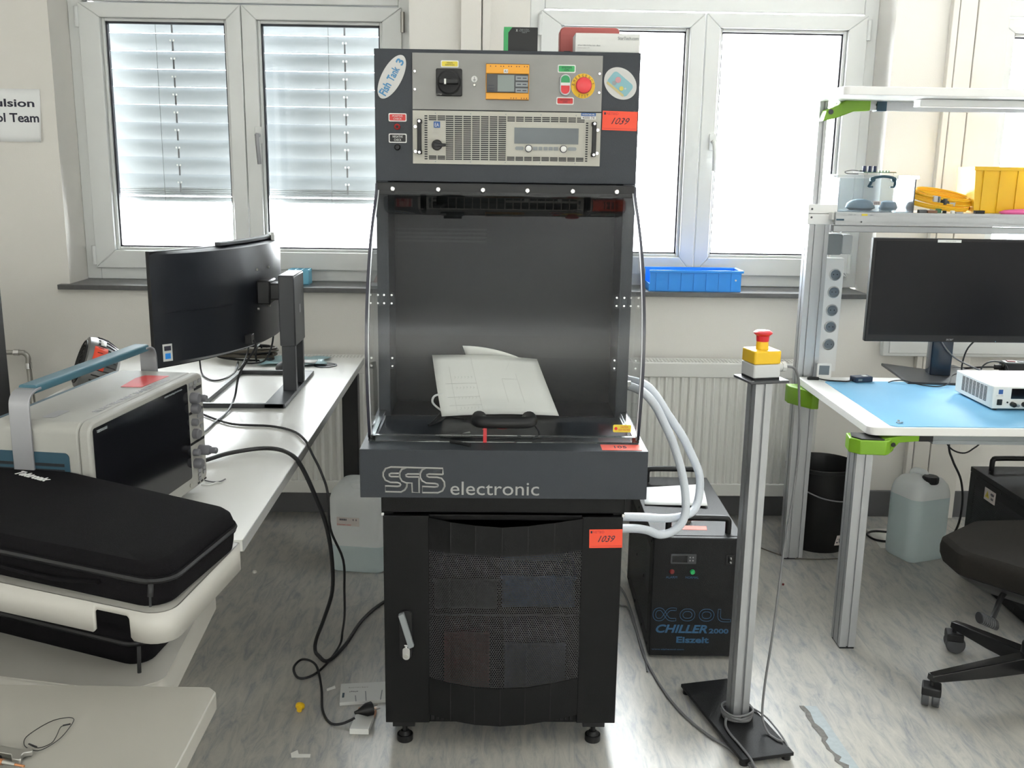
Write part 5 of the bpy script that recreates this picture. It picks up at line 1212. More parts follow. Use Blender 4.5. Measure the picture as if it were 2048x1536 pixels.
cp_c = EM @ Vector((.006, -.004, .036))
cl = thing('cable_coil', 'grey cable wound around the foot of the emergency stop post', 'cable', tuple(cp_c))
for k in range(4):
    q = MB(); q.tube([(cp_c.x + (.040 + .003 * math.sin(k + i)) * math.cos(2 * PI * i / 12), cp_c.y + (.040 + .003 * math.cos(2 * k + i)) * math.sin(2 * PI * i / 12), .030 + k * .0062 + .002 * math.sin(i + k)) for i in range(12)], .0032, 7, 3, closed=True); q.build('cable_turn', 'cable_grey', cl)
cable('control_cable', 'grey cable leaving the post coil across the plate towards the viewer', [(.615, .088, .036), (.608, .060, .030), (.612, .02, .029), (.625, -.030, .029), (.640, -.085, .024), (.652, -.13, .006), (.672, -.20, .0045), (.70, -.30, .0045)], .0034, 'cable_grey', k=5)
cable('control_cable', 'thin grey cable behind the post crossing the floor plate\'s far corner', [(.672, .150, .032), (.703, .149, .030), (.728, .11, .029), (.740, .06, .029), (.748, .0, .029), (.755, -.05, .015)], .0024, 'cable_grey', k=5)
cable('control_cable', 'long grey cable curving over the floor between rack and post plate', [(.40, 1.15, .0045), (.445, .998, .0045), (.455, .817, .0045), (.452, .535, .0045), (.462, .40, .0045), (.481, .276, .0045), (.505, .18, .0045), (.535, .104, .0045), (.57, .04, .0045), (.60, .0, .0045), (.64, -.082, .0045), (.70, -.2, .0045)], .004, 'cable_grey', k=5)
cable('control_cable', 'thin grey cable running along the left side of the chiller', [(.40, .92, .0035), (.423, .864, .0035), (.446, .844, .0035), (.452, .692, .0035), (.456, .503, .0035), (.448, .40, .0035)], .003, 'cable_grey', k=4)
# aluminium work bench
wbn = thing('workbench', 'white topped aluminium workbench with green brackets and two shelves', 'workbench', (1.6, .95, 0))
TZ = .735
TP_ = rounded([(1.115, .552), (2.60, .552), (2.60, 1.285), (1.115, 1.285)], [.030, .01, .01, .01])
MB().prism(TP_, TZ - .026, TZ).build('table_top', 'bench_white', wbn, bevel=.002)
def post(cx, cy, w, d, z0, z1, nx=1, ny=2, name='post'):
    return MB(Matrix.Translation((cx, cy, 0))).prism(alu_poly(w, d, nx, ny, .007, .006), z0, z1).build(name, 'alu', wbn, smooth=False)
post(1.113, .600, .050, .080, .006, .655, 1, 2, 'front_leg')
MB().box(1.090, 1.136, .562, .638, 0, .006).build('foot_cap', 'black', wbn, smooth=False)
post(2.55, .600, .050, .080, .006, .655, 1, 2, 'front_leg'); MB().box(2.53, 2.57, .562, .638, 0, .006).build('foot_cap', 'black', wbn, smooth=False)
post(1.155, 1.328, .075, .060, .006, 1.335, 2, 1); MB().box(1.12, 1.19, 1.30, 1.356, 0, .006).build('foot_cap', 'black', wbn, smooth=False)
post(2.55, 1.328, .075, .060, .006, 1.335, 2, 1); MB().box(2.515, 2.585, 1.30, 1.356, 0, .006).build('foot_cap', 'black', wbn, smooth=False)
post(1.145, 1.34, .030, .040, 1.335, 1.745, 1, 1, 'upper_post'); post(2.55, 1.34, .030, .040, 1.335, 1.745, 1, 1, 'upper_post')
# green cast brackets
q = MB(); q.prism([(1.060, .560), (1.085, .530), (1.160, .522), (1.172, .530), (1.205, .575), (1.205, .62), (1.07, .62)], .655, .700)
q.build('corner_bracket', 'lime', wbn, bevel=.003)
q = MB(); q.prism([(1.068, .566), (1.088, .536), (1.156, .529), (1.15, .60), (1.08, .61)], .7001, .7035); q.build('bracket_inlay', 'black', wbn, smooth=False)
q = MB(); q.add([(1.160, .545, .700), (1.225, .560, .708), (1.275, .560, .708), (1.275, .560, .690), (1.215, .560, .685), (1.180, .545, .655), (1.160, .600, .700), (1.225, .60, .708), (1.275, .60, .708), (1.275, .60, .690), (1.215, .60, .685), (1.180, .60, .655)], [(0, 1, 2, 3, 4, 5), (11, 10, 9, 8, 7, 6)] + [(i, (i + 1) % 6, 6 + (i + 1) % 6, 6 + i) for i in range(6)]); q.build('corner_bracket', 'lime', wbn, bevel=.002)
MB(front(.5445)).cyl((1.190, .683, 0), .007, .0015, 16).build('bracket_bolt', 'black', wbn)
MB().box(1.276, 1.320, .565, .598, .688, .7085).build('beam_clamp', 'black', wbn, bevel=.001)
MB(Matrix.Translation((0, .5815, .694)) @ Matrix.Rotation(PI / 2, 4, 'Y')).prism(alu_poly(.028, .032, 1, 1, .006, .004), 1.32, 2.52).build('front_beam', 'grey_box', wbn, smooth=False)
q = MB(); q.prism([(1.075, 1.255), (1.075, 1.297), (1.16, 1.297), (1.19, 1.285), (1.16, 1.16), (1.135, 1.16)], .640, .706); q.build('rear_bracket', 'lime', wbn, bevel=.003)
MB(front(1.2545)).cyl((1.122, .673, -.055), .008, .060, 16).build('bracket_bolt', 'black', wbn) if False else None
q = MB(frame((1.1345, 1.208, .673), (0.42, -1, 0), (0, 0, 1))); q.cyl((0, 0, 0), .008, .003, 16); q.build('bracket_bolt', 'black', wbn)
# middle shelf
MB().box(1.185, 2.60, 1.255, 1.52, 1.318, 1.346).build('middle_shelf', 'bench_white', wbn, bevel=.002)
MB(Matrix.Translation((0, 1.245, 1.325)) @ Matrix.Rotation(PI / 2, 4, 'Y')).prism(alu_poly(.045, .018, 2, 1, .006, .003), 1.192, 2.60).build('shelf_rail', 'alu', wbn, smooth=False)
MB().box(1.19, 2.58, 1.245, 1.275, 1.277, 1.300).build('shelf_lamp_strip', 'alu', wbn, bevel=.002, smooth=False)
q = MB(); q.box(1.110, 1.215, 1.292, 1.300, 1.300, 1.372); q.box(1.110, 1.190, 1.292, 1.36, 1.336, 1.342); q.build('shelf_bracket', 'bench_white', wbn, bevel=.002)
for z in (1.325, 1.355): MB(front(1.2918)).cyl((1.122, z, 0), .004, .001, 10).build('bracket_screw', 'dark_grey', wbn)
MB(front(1.2355)).box(1.194, 1.222, 1.318, 1.324, 0, .001).build('blue_strip', 'tek_blue', wbn, smooth=False)
lettering('ITEM  24', front(1.2352), 1.236, 1.262, 1.337, 1.342, 'grey_box', wbn); MB(front(1.2355)).box(1.284, 1.305, 1.336, 1.3425, 0, .001).build('rail_label', 'yellow_label', wbn, smooth=False); lettering('DIN 5', front(1.2355), 1.315, 1.328, 1.336, 1.341, 'grey_box', wbn)
MB(front(1.2355)).cyl((1.285, 1.314, 0), .003, .001, 10).build('bracket_screw', 'dark_grey', wbn)
# top shelf
MB().prism(rounded([(1.095, .97), (2.60, .97), (2.60, 1.40), (1.095, 1.40)], [.02, .01, .01, .02]), 1.733, 1.760).build('top_shelf', 'bench_white', wbn, bevel=.002)
MB(Matrix.Translation((0, 1.30, 1.722)) @ Matrix.Rotation(PI / 2, 4, 'Y')).prism(alu_poly(.040, .036, 1, 1, .008, .005), 1.355, 2.56).build('shelf_beam', 'alu', wbn, smooth=False)
MB().box(1.320, 1.355, 1.278, 1.322, 1.700, 1.745).build('beam_clamp', 'tek_blue', wbn, bevel=.001)
MB(Matrix.Translation((0, 1.30, 1.722)) @ Matrix.Rotation(PI / 2, 4, 'Y')).prism(alu_poly(.036, .034, 1, 1, .008, .005), 1.290, 1.322).build('beam_stub', 'alu', wbn, smooth=False)
q = MB(); q.prism([(1.128, 1.662), (1.138, 1.700), (1.175, 1.716), (1.210, 1.740), (1.292, 1.740), (1.292, 1.700), (1.235, 1.697), (1.175, 1.674)], 1.262, 1.318, 'y'); q.build('shelf_support', 'lime', wbn, bevel=.004)
MB(front(1.2615)).cyl((1.152, 1.694, 0), .009, .0015, 18).build('bracket_bolt', 'dark_grey', wbn)
MB().box(1.40, 2.54, 1.10, 1.16, 1.708, 1.732).build('underside_light', 'bench_white', wbn, bevel=.003)
# socket strip on the post
ssp = thing('socket_strip', 'white vertical socket strip with round grey outlets behind the bench post', 'socket strip', (1.265, 1.40, .736))
MB().box(1.210, 1.290, 1.385, 1.42, .7365, 1.170).build('channel_body', 'bench_white', ssp, bevel=.002)
for i, z in enumerate((1.109, 1.043, .974, .910, .842)):
    q = MB(front(1.385)); q.lathe([(.0225, 0), (.0225, .003), (.019, .0045), (.0185, .0005)], (1.2585 - (i * .0008), z, 0), 24); q.build('outlet_ring', 'alu', ssp)
    q = MB(front(1.3845)); q.cyl((1.2585 - (i * .0008), z, 0), .0175, .001, 24); q.build('outlet', 'socket_grey', ssp)
    q = MB(front(1.3835))
    for u in (-.007, .007): q.cyl((1.2585 + u, z, 0), .0022, .0006, 8)
    q.build('pin_holes', 'slot_dark', ssp, kind='stuff')
bxx = thing('junction_box', 'grey rounded plug box above the white socket strip', 'junction box', (1.27, 1.40, 1.18))
MB().prism(rrect(1.205, 1.272, 1.184, 1.262, .010), 1.372, 1.44, 'y').build('box_body', 'grey_box', bxx, bevel=.003)
MB().prism(rrect(1.2725, 1.312, 1.186, 1.258, .008), 1.380, 1.44, 'y').build('box_cover', 'pale_grey', bxx, bevel=.003)
q = MB(); q.add([(1.300, 1.395, 1.218), (1.318, 1.390, 1.196), (1.305, 1.392, 1.184)], [(0, 1, 2)]); q.build('paper_flap', 'paper_bright', bxx, solid=.001, smooth=False)
MB().box(1.275, 1.30, 1.40, 1.42, 1.265, 1.275).build('latch', 'paper_bright', bxx, smooth=False)
# clear box, circuit board, cables, yellow bin on the middle shelf
MZ = 1.3465
cbx = thing('clear_storage_box', 'clear plastic lidded box with a dark handle on the middle shelf', 'box', (1.35, 1.40, MZ))
q = MB()
for a, b, c_, d_ in ((1.215, 1.219, 1.30, 1.49), (1.491, 1.495, 1.30, 1.49), (1.215, 1.495, 1.298, 1.302), (1.215, 1.495, 1.488, 1.492)): q.box(a, b, c_, d_, MZ, 1.466)
q.box(1.215, 1.495, 1.30, 1.49, MZ, MZ + .003); q.build('box_body', 'clear_plastic', cbx, smooth=False)
MB().prism(rrect(1.205, 1.505, 1.29, 1.50, .01), 1.466, 1.478).build('lid', 'clear_plastic', cbx, bevel=.002)
Fb = front(1.287)
q = MB(Fb); q.tube([(1.318, 1.436, 0), (1.324, 1.450, .004), (1.328, 1.466, .010), (1.340, 1.471, .014), (1.365, 1.474, .016), (1.392, 1.471, .014), (1.405, 1.466, .010), (1.412, 1.450, .004), (1.410, 1.436, 0)], .0052, 8, 3); q.build('handle', 'tek_blue', cbx)
for u in (1.328, 1.405):
    q = MB(Fb); q.lathe([(.009, 0), (.009, .012), (.004, .012), (.004, .0)], (u, 1.463, 0), 16); q.build('handle_hinge', 'tek_blue', cbx)
    q = MB(Fb); q.box(u - .010, u + .004, 1.434, 1.440, 0, .010); q.build('handle_latch', 'tek_blue', cbx, bevel=.001)
q = MB(); q.box(1.345, 1.372, 1.2965, 1.2975, 1.372, 1.386); o = q.build('barcode_label', 'cream_pale', cbx, smooth=False)
q = MB()
for i in range(7): q.box(1.347 + i * .0033, 1.3485 + i * .0033, 1.2955, 1.2964, 1.374, 1.384)
q.build('printed_code', 'ink', o, smooth=False)
pk = thing('parts_bag', 'blue grey bag of small parts inside the clear storage box', 'bag', (1.33, 1.40, 1.35))
q = MB(); q.lathe([(.04, 0), (.055, .008), (.05, .024), (.036, .034), (.015, .040)], (1.335, 1.40, 1.3500), 18, sy=.7); q.build('bag_body', 'bag_blue', pk)
q = MB(); q.lathe([(.03, 0), (.036, .010), (.028, .03), (.01, .036)], (1.44, 1.40, 1.3500), 14, sy=.8); q.build('bag_lump', 'bag_blue', pk)
pc = thing('circuit_board', 'small circuit board with three black capacitors on the clear box lid', 'circuit board', (1.37, 1.38, 1.48))
MB().box(1.305, 1.425, 1.31, 1.42, 1.4865, 1.4885).build('board', 'pcb', pc, smooth=False)
for x in (1.319, 1.338, 1.357):
    q = MB(); q.lathe([(.0056, 0), (.0062, .002), (.0062, .020), (.0055, .0215)], (x, 1.345, 1.4886), 16); q.build('capacitor', 'dark_blue', pc)
for x in (1.375, 1.386, 1.398, 1.408): MB().box(x - .003, x + .003, 1.34, 1.348, 1.4886, 1.4946).build('component', 'pcb_part', pc, bevel=.0006)
for x in (1.308, 1.322, 1.366, 1.418): MB().cyl((x, 1.32, 1.4786), .0012, .008, 8).build('standoff', 'steel', pc)
MB().box(1.412, 1.430, 1.33, 1.36, 1.4888, 1.4905).build('edge_connector', 'copper', pc, smooth=False)
q = MB(); q.tube([(1.305, 1.345, 1.491), (1.28, 1.345, 1.494), (1.262, 1.348, 1.492), (1.25, 1.35, 1.488), (1.262, 1.352, 1.482), (1.30, 1.35, 1.481)], .0016, 6, 4); q.tube([(1.312, 1.345, 1.4915), (1.30, 1.345, 1.492)], .0035, 6); q.build('lead_wire', 'cable_grey', pc)
yc = thing('yellow_cable_coil', 'coil of yellow cable on the middle shelf between clear box and yellow bin', 'cable', (1.61, 1.40, MZ))
random.seed(5)
for k in range(9):
    rx, ry = .112 + random.uniform(-.014, .012), .055 + random.uniform(-.01, .01); z = 1.372 + k * .0052
    q = MB(); q.tube([(1.615 + rx * math.cos(2 * PI * i / 12 + k) + .003 * k, 1.395 + ry * math.sin(2 * PI * i / 12 + k), z + .016 * math.sin(2 * PI * i / 12 + k) - .014 * math.cos(2 * PI * i / 12 + k)) for i in range(12)], .0032, 7, 3, closed=True); q.build('cable_turn', 'yellow_cable', yc)
for i, (x, y, z, w_, m) in enumerate(((1.590, 1.345, 1.395, .014, 'alu'), (1.600, 1.342, 1.393, .006, 'grey_box'), (1.628, 1.345, 1.385, .028, 'dark_grey'), (1.656, 1.345, 1.380, .012, 'pale_grey'), (1.60, 1.33, 1.357, .05, 'pcb'))):
    q = MB(rz(x, y, z, .3 * i)); q.box(-w_ / 2, w_ / 2, -.01, .01, -.010, .012 if i < 3 else .004); q.build('connector', m, yc, bevel=.001)
sp = thing('small_parts_row', 'dark red and black connector pieces lying along the shelf\'s front edge', 'connector', (1.58, 1.29, MZ))
for x, w_, h_, m in ((1.520, .030, .012, 'dark_grey'), (1.556, .036, .010, 'rust'), (1.602, .010, .010, 'black'), (1.632, .012, .010, 'paper'), (1.655, .028, .006, 'tek_silver')):
    q = MB(); q.prism(rrect(x - w_ / 2, x + w_ / 2, 1.275, 1.292, .003), MZ, MZ + h_); q.build('connector_piece', m, sp, bevel=.001)
q = MB(); q.box(1.712, 1.745, 1.272, 1.292, MZ, MZ + .012); tag(q.build('toggle_block', 'black', bevel=.001), 'small black block with red end before the yellow bin', 'connector')
ybn = thing('yellow_parts_bin', 'bright yellow open fronted parts bin at the shelf\'s right end', 'bin', (1.83, 1.42, MZ))
q = MB(); q.prism([(1.738, MZ), (1.98, MZ), (1.98, 1.44), (1.925, 1.508), (1.728, 1.512)], 1.345, 1.349, 'y'); q.prism([(1.738, MZ), (1.98, MZ), (1.98, 1.44), (1.925, 1.508), (1.728, 1.512)], 1.49, 1.494, 'y')
q.add([(1.738, 1.349, MZ), (1.738, 1.49, MZ), (1.728, 1.49, 1.512), (1.728, 1.349, 1.512), (1.742, 1.349, MZ), (1.742, 1.49, MZ), (1.732, 1.49, 1.512), (1.732, 1.349, 1.512)], [(0, 1, 2, 3), (7, 6, 5, 4), (3, 2, 6, 7), (0, 4, 5, 1)])
q.box(1.742, 1.978, 1.349, 1.49, MZ, MZ + .004); q.box(1.976, 1.980, 1.349, 1.49, MZ, 1.40); q.build('bin_walls', 'yellow_bin', ybn, smooth=False)
q = MB(); q.box(1.722, 1.935, 1.338, 1.345, 1.500, 1.514); q.build('bin_rim', 'yellow_bin', ybn, bevel=.001)
for x in (1.762, 1.822, 1.888): MB().box(x - .003, x + .003, 1.340, 1.345, MZ + .002, 1.500).build('bin_rib', 'yellow_bin', ybn, smooth=False)
rl = thing('cable_reel', 'dark cable reel inside the yellow parts bin', 'reel', (1.955, 1.42, 1.42)); q = MB(); q.lathe([(.028, 0), (.028, .004), (.018, .006), (.018, .035), (.028, .037), (.028, .041)], (1.95, 1.42, 1.405), 20); q.build('spool', 'dark_grey', rl)
pnk = MB(); pnk.lathe([(.05, 0), (.056, .006), (.045, .014), (.02, .018), (.004, .019)], (1.90, 1.292, MZ), 22, sy=.55, sx=1.7); tag(pnk.build('sponge', 'pink'), 'fuzzy pink sponge cloth under the yellow bin', 'cloth')
# flat monitor
am = thing('flat_monitor', 'black flat monitor with dark screen on the aluminium bench', 'monitor', (1.68, 1.25, TZ))
MX0, MX1, MZ0, MZ1, MY = 1.246, 1.860, .922, 1.2745, 1.0
MB().box(MX0, MX1, MY, MY + .022, MZ0, MZ1).build('bezel', 'black', am, bevel=.003)
MB(front(MY)).box(MX0 + .010, MX1 - .010, MZ0 + .024, MZ1 - .008, 0, .0008).build('screen', 'screen_matt', am, smooth=False)
MB().box(MX0 + .06, MX1 - .06, MY + .022, MY + .055, MZ0 + .04, MZ1 - .05).build('rear_housing', 'black', am, bevel=.01)
sticker('bezel_label', front(MY - .0005), 1.463, 1.543, 1.262, 1.271, 'white', am, .001, .0005); lettering('INV 27-0046', front(MY - .0005), 1.490, 1.525, 1.2645, 1.2685, 'ink_faint', am, w=.0018)
lettering('acer', front(MY - .0002), 1.528, 1.553, .928, .934, 'tek_silver', am, shear=.2)
MB(front(MY)).cyl((1.70, .926, 0), .0012, .0006, 8).build('power_light', 'blue_box', am)
q = MB(); q.add([(1.600, 1.15, TZ + .012), (1.668, 1.15, TZ + .012), (1.668, 1.235, TZ + .012), (1.610, 1.235, TZ + .012), (1.622, 1.15, .94), (1.665, 1.15, .94), (1.665, 1.20, .94), (1.630, 1.20, .94)], [(3, 2, 1, 0), (4, 5, 6, 7), (0, 1, 5, 4), (1, 2, 6, 5), (2, 3, 7, 6), (3, 0, 4, 7)]); 
q = MB(); q.prism(rounded([(1.618, 1.30), (1.690, 1.28), (1.705, 1.36), (1.630, 1.37)], .006, 3), TZ + .010, 1.02); q.build('stand_column', 'gloss_dark', am, bevel=.002)
q = MB(); q.box(1.60, 1.69, 1.055, 1.37, 1.02, 1.07); q.build('mount_arm', 'black', am, bevel=.004)
q = MB(); q.prism([(1.519, 1.519), (1.483, 1.168), (1.70, 1.150), (1.86, 1.165), (1.80, 1.50), (1.66, 1.40)], TZ, TZ + .010); q.build('base_plate', 'stand_grey', am, bevel=.002, smooth=False)
cable('monitor_cable', 'grey cable dropping from the flat monitor behind the white supply', [(1.602, 1.24, .94), (1.625, 1.24, .88), (1.665, 1.22, .83), (1.72, 1.20, .80), (1.76, 1.19, .785)], .003, 'cable_grey')
cable('monitor_cable', 'dark cable arching from the monitor\'s lower edge to the bench', [(1.80, 1.20, .94), (1.76, 1.22, .91), (1.725, 1.24, .86), (1.715, 1.25, .80), (1.72, 1.25, .76), (1.75, 1.24, .7405)], .003, 'cable_black')
cable('usb_lead', 'thin black lead crossing the monitor base to the bench mat', [(1.415, 1.175, .741), (1.44, 1.185, .745), (1.47, 1.17, .749), (1.52, 1.135, .741), (1.575, 1.115, .741), (1.62, 1.135, .75), (1.66, 1.20, .765), (1.72, 1.22, .775)], .0022, 'cable_black')
cable('usb_lead', 'black lead hooping up behind the white bench power supply', [(1.77, 1.22, .741), (1.78, 1.23, .79), (1.82, 1.24, .81), (1.87, 1.24, .80), (1.885, 1.23, .76), (1.89, 1.22, .741)], .003, 'cable_black')
# mat, small items
mt = MB(); mt.prism(rounded([(1.187, .560), (2.30, .560), (2.30, 1.205), (1.187, 1.205)], [.02, .02, .02, .02]), TZ, TZ + .0022); tag(mt.build('bench_mat', 'esd', smooth=False), 'light blue antistatic mat covering the aluminium bench', 'mat')
sn = thing('snap_stud', 'metal snap stud at the corner of the blue mat', 'stud', (1.222, .60, TZ)); q = MB(); q.lathe([(.007, 0), (.007, .002), (.004, .003), (.004, .008), (.005, .009)], (1.222, .600, TZ + .0022), 14); q.build('stud', 'chrome', sn); q = MB(); q.lathe([(.003, 0), (.004, .004)], (1.232, .596, TZ + .0022), 8); q.build('pin', 'chrome', sn)
th = thing('small_display', 'tiny white framed grey thermometer display at the bench corner', 'thermometer', (1.205, 1.27, TZ))
Th = rz(1.205, 1.268, TZ + .0002, -.1)
q = MB(Th @ front(0)); q.prism(rrect(-.026, .026, 0, .056, .005), 0, .010); q.build('case', 'bench_white', th, bevel=.001); q = MB(Th @ front(-.0102)); q.box(-.019, .018, .014, .049, 0, .0008); q.build('lcd', 'socket_grey', th, smooth=False)
q = MB(Th); q.add([(.012, .0, .002), (.024, .0, .002), (.034, .034, 0), (.018, .034, 0), (.018, .0, .030), (.020, .002, .030)], [(0, 1, 2, 3), (0, 1, 5, 4), (1, 2, 5), (3, 0, 4), (2, 3, 4, 5)]); q.build('stand_foot', 'pale_grey', th, smooth=False)
ad = thing('adapter', 'small black adapter box on the blue mat\'s left edge', 'adapter', rz(1.325, 1.205, TZ + .0025, .25))
MB(WM[ad]).box(-.036, .036, -.020, .020, 0, .020).build('adapter_body', 'tek_blue_dark', ad, bevel=.003); MB(WM[ad] @ front(-.0205)).box(-.026, -.010, .006, .013, 0, .001).build('usb_port', 'steel', ad, smooth=False); MB(WM[ad]).box(.004, .022, -.008, .010, .020, .0205).build('white_label', 'white', ad, smooth=False)
cable('usb_lead', 'thin black lead from the small adapter to the bench\'s left edge', [(1.292, 1.196, .745), (1.268, 1.185, .741), (1.235, 1.188, .741), (1.20, 1.205, .740), (1.175, 1.225, .741)], .0026, 'cable_black')
q = MB(rz(1.158, 1.236, TZ + .0002, -.15)); q.box(-.022, .020, -.008, .008, 0, .010); tag(q.build('usb_plug', 'black', bevel=.002), 'black plug lying at the bench top\'s rear left corner', 'plug')
# white bench supply
psu = thing('bench_power_supply', 'white bench power supply with side vents and red tag on the blue mat', 'power supply', (1.72, .95, TZ))
PX0, PX1, PY0, PY1, PZ0, PZ1 = 1.594, 1.86, .770, 1.035, TZ + .0030, .818
MB().box(PX0, PX1, PY0, PY1, PZ0 + .006, PZ1).build('case', 'psu_white', psu, bevel=.003)
for x, y in ((PX0 + .02, PY0 + .02), (PX1 - .03, PY0 + .02), (PX0 + .02, PY1 - .03), (PX1 - .03, PY1 - .03)): q = MB(); q.cyl((x, y, PZ0), .008, .007, 12); q.build('foot', 'black', psu)
Fs = frame((PX0 - .0004, PY0, 0), (0, -1, 0), (0, 0, 1)); q = MB(Fs)
for i in range(7):
    for j in range(11): q.box(-.215 + i * .026, -.215 + i * .026 + .019, PZ0 + .022 + j * .0046, PZ0 + .0245 + j * .0046, 0, .0006)
q.build('side_vents', 'slot_dark', psu, smooth=False, kind='stuff')
Fq2 = front(PY0 - .0004)
sticker('brand_square', Fq2, PX0 + .018, PX0 + .032, .793, .808, 'blue_label', psu, .0008, .001)
sticker('power_rocker', Fq2, PX0 + .016, PX0 + .032, .757, .776, 'black', psu, .003, .002)
lettering('EA-PS 2042', Fq2, PX0 + .012, PX0 + .034, .786, .790, 'ink_faint', psu)
MB(Fq2).box(PX0 + .060, PX0 + .120, .778, .812, 0, .0008).build('display', 'screen', psu, smooth=False)
q = MB(Fq2); q.cyl((PX0 + .050, .766, 0), .003, .002, 10); q.build('trim_pot', 'black', psu)
for u in (.067, .105): q = MB(Fq2); q.lathe([(.0085, 0), (.008, .014), (.006, .015)], (PX0 + u, .760, 0), 16); q.build('knob', 'black', psu)
q = MB(Fq2); q.lathe([(.005, 0), (.005, .016)], (PX0 + .080, .758, 0), 10); q.build('terminal_post', 'steel', psu)
MB().prism([(PX0 + .006, PY0 + .020), (PX0 + .115, PY0 + .012), (PX0 + .100, PY0 + .070), (PX0 - .000 + .008, PY0 + .072)], PZ1, PZ1 + .0006).build('red_tag', 'red_label', psu, smooth=False)
pw = thing('power_strip', 'black multi socket power strip behind the white bench supply', 'power strip', rz(2.02, 1.40, TZ + .0003, -.12))
q = MB(WM[pw]); q.box(-.075, .30, -.028, .028, 0, .042); q.build('strip_body', 'black', pw, bevel=.005); q = MB(WM[pw]); q.box(-.07, .29, -.020, .020, .042, .0435); q.build('strip_top', 'pale_grey', pw, bevel=.001)
for x in (0.0, .05, .10, .15, .2): q = MB(WM[pw]); q.lathe([(.018, .0435), (.019, .0455), (.016, .0455), (.015, .044)], (x, 0, 0), 20); q.build('socket', 'dark_grey', pw)
q = MB(WM[pw]); q.box(-.058, -.028, -.012, .012, .0435, .047); q.build('rocker_switch', 'dark_red', pw, bevel=.001)
q = MB(WM[pw]); q.cyl((-.10, 0, .02), .010, .028, 12, 'x'); q.tube([(-.10, 0, .02), (-.14, .0, .018), (-.20, .01, .010), (-.26, .02, .006)], .0038, 8, 3); q.build('strip_lead', 'black', pw)
# under the bench: bin, jerrycan, cables, second chiller
wb_ = thing('waste_bin', 'black waste bin with a wire bail behind the bench leg', 'bin', (1.30, 1.47, 0))
q = MB(); q.lathe([(.112, 0), (.118, .01), (.138, .33), (.142, .332), (.142, .345), (.136, .346), (.132, .33), (.110, .012), (.02, .010)], (1.305, 1.475, 0), 40); q.build('bucket', 'black', wb_)
q = MB(); q.tube([(1.166, 1.475, .335), (1.150, 1.40, .318), (1.170, 1.345, .288), (1.215, 1.325, .262), (1.275, 1.32, .240), (1.355, 1.33, .228), (1.42, 1.37, .235), (1.449, 1.44, .31), (1.446, 1.475, .335)], .0028, 7, 4); q.build('bail', 'tek_silver', wb_)
for s in (-1, 1): q = MB(); q.box(1.305 + s * .144 - .006, 1.305 + s * .144 + .006, 1.465, 1.485, .315, .348); q.build('bail_lug', 'black', wb_, bevel=.002)
a = math.radians(-75); Mb = frame((1.305 + .1195 * math.cos(a), 1.475 + .1195 * math.sin(a), .035), (-math.sin(a), math.cos(a), 0), (.05 * math.cos(a), .05 * math.sin(a), 1))
q = MB(Mb @ Matrix.Rotation(-.06, 4, 'Z')); q.prism([(.0, 0), (.030, .002), (.033, .044), (.006, .042)], .001, .0016); o = q.build('paper_label', 'cream_pale', wb_, smooth=False)
q = MB(Mb); q.cyl((.011, .012, .0017), .0035, .0005, 10); q.cyl((.014, .026, .0017), .0028, .0005, 3); q.box(.019, .028, .010, .028, .0017, .0021); q.build('printed_marks', 'ink', o, smooth=False)
jc2, T = jerrycan('full translucent jerrycan with a black cap under the aluminium bench', rz(1.66, 1.36, 0, math.radians(20)), .19, .165, .345, .74, 'black', 'jerrycans')
psh = sheet('paper_sheet', lambda u, v: (1.55 + u * .30 + .02 * v, 1.42 + v * .22, .0012 + .004 * u * v), 4, 4, 'paper'); tag(psh, 'white sheet on the floor beneath the full jerrycan', 'paper')
cable('power_cable', 'black cable hanging from under the bench and looping round the jerrycan', [(1.735, 1.36, .700), (1.745, 1.35, .47), (1.768, 1.35, .396), (1.81, 1.35, .315), (1.832, 1.36, .212), (1.830, 1.38, .10), (1.80, 1.42, .02), (1.76, 1.49, .006), (1.70, 1.56, .006), (1.60, 1.60, .006), (1.545, 1.56, .007), (1.555, 1.50, .007), (1.60, 1.48, .006)], .0045, 'cable_black', k=6)
cable('power_cable', 'short black cable swag below the bench top', [(1.64, 1.2, .707), (1.655, 1.2, .545), (1.681, 1.2, .488), (1.73, 1.2, .468), (1.766, 1.2, .484), (1.80, 1.2, .53), (1.83, 1.2, .707)], .003, 'cable_black', k=5)
cable('floor_wire', 'thin dark wire on the floor in front of the waste bin', [(1.05, 1.42, .003), (1.128, 1.322, .003), (1.184, 1.298, .003), (1.262, 1.294, .003), (1.328, 1.30, .003), (1.40, 1.30, .003)], .0022, 'cable_brown')
C2, T2 = chiller('second black water chiller under the bench beside the office chair', rz(1.772, .62, 0, 0), .270, .585, .415, False, 'black water chillers')
Fl = T2 @ frame((-.0008, .58, 0), (0, -1, 0), (0, 0, 1))
q = MB(Fl); q.prism(rrect(.115, .195, .330, .375, .002), 0, .0008); o = q.build('warning_label', 'cream_pale', C2, smooth=False)
q = MB(Fl); q.prism([(.122, .341), (.152, .341), (.137, .367)], .0008, .0013); q.build('hazard_triangle', 'yellow_label', o, smooth=False)
q = MB(Fl); q.prism([(.1365, .346), (.140, .346), (.137, .362)], .0013, .0016); q.build('hazard_bolt', 'ink', o, smooth=False)
lettering('400V\n16A', Fl, .160, .186, .341, .366, 'ink', o, w=.0016)
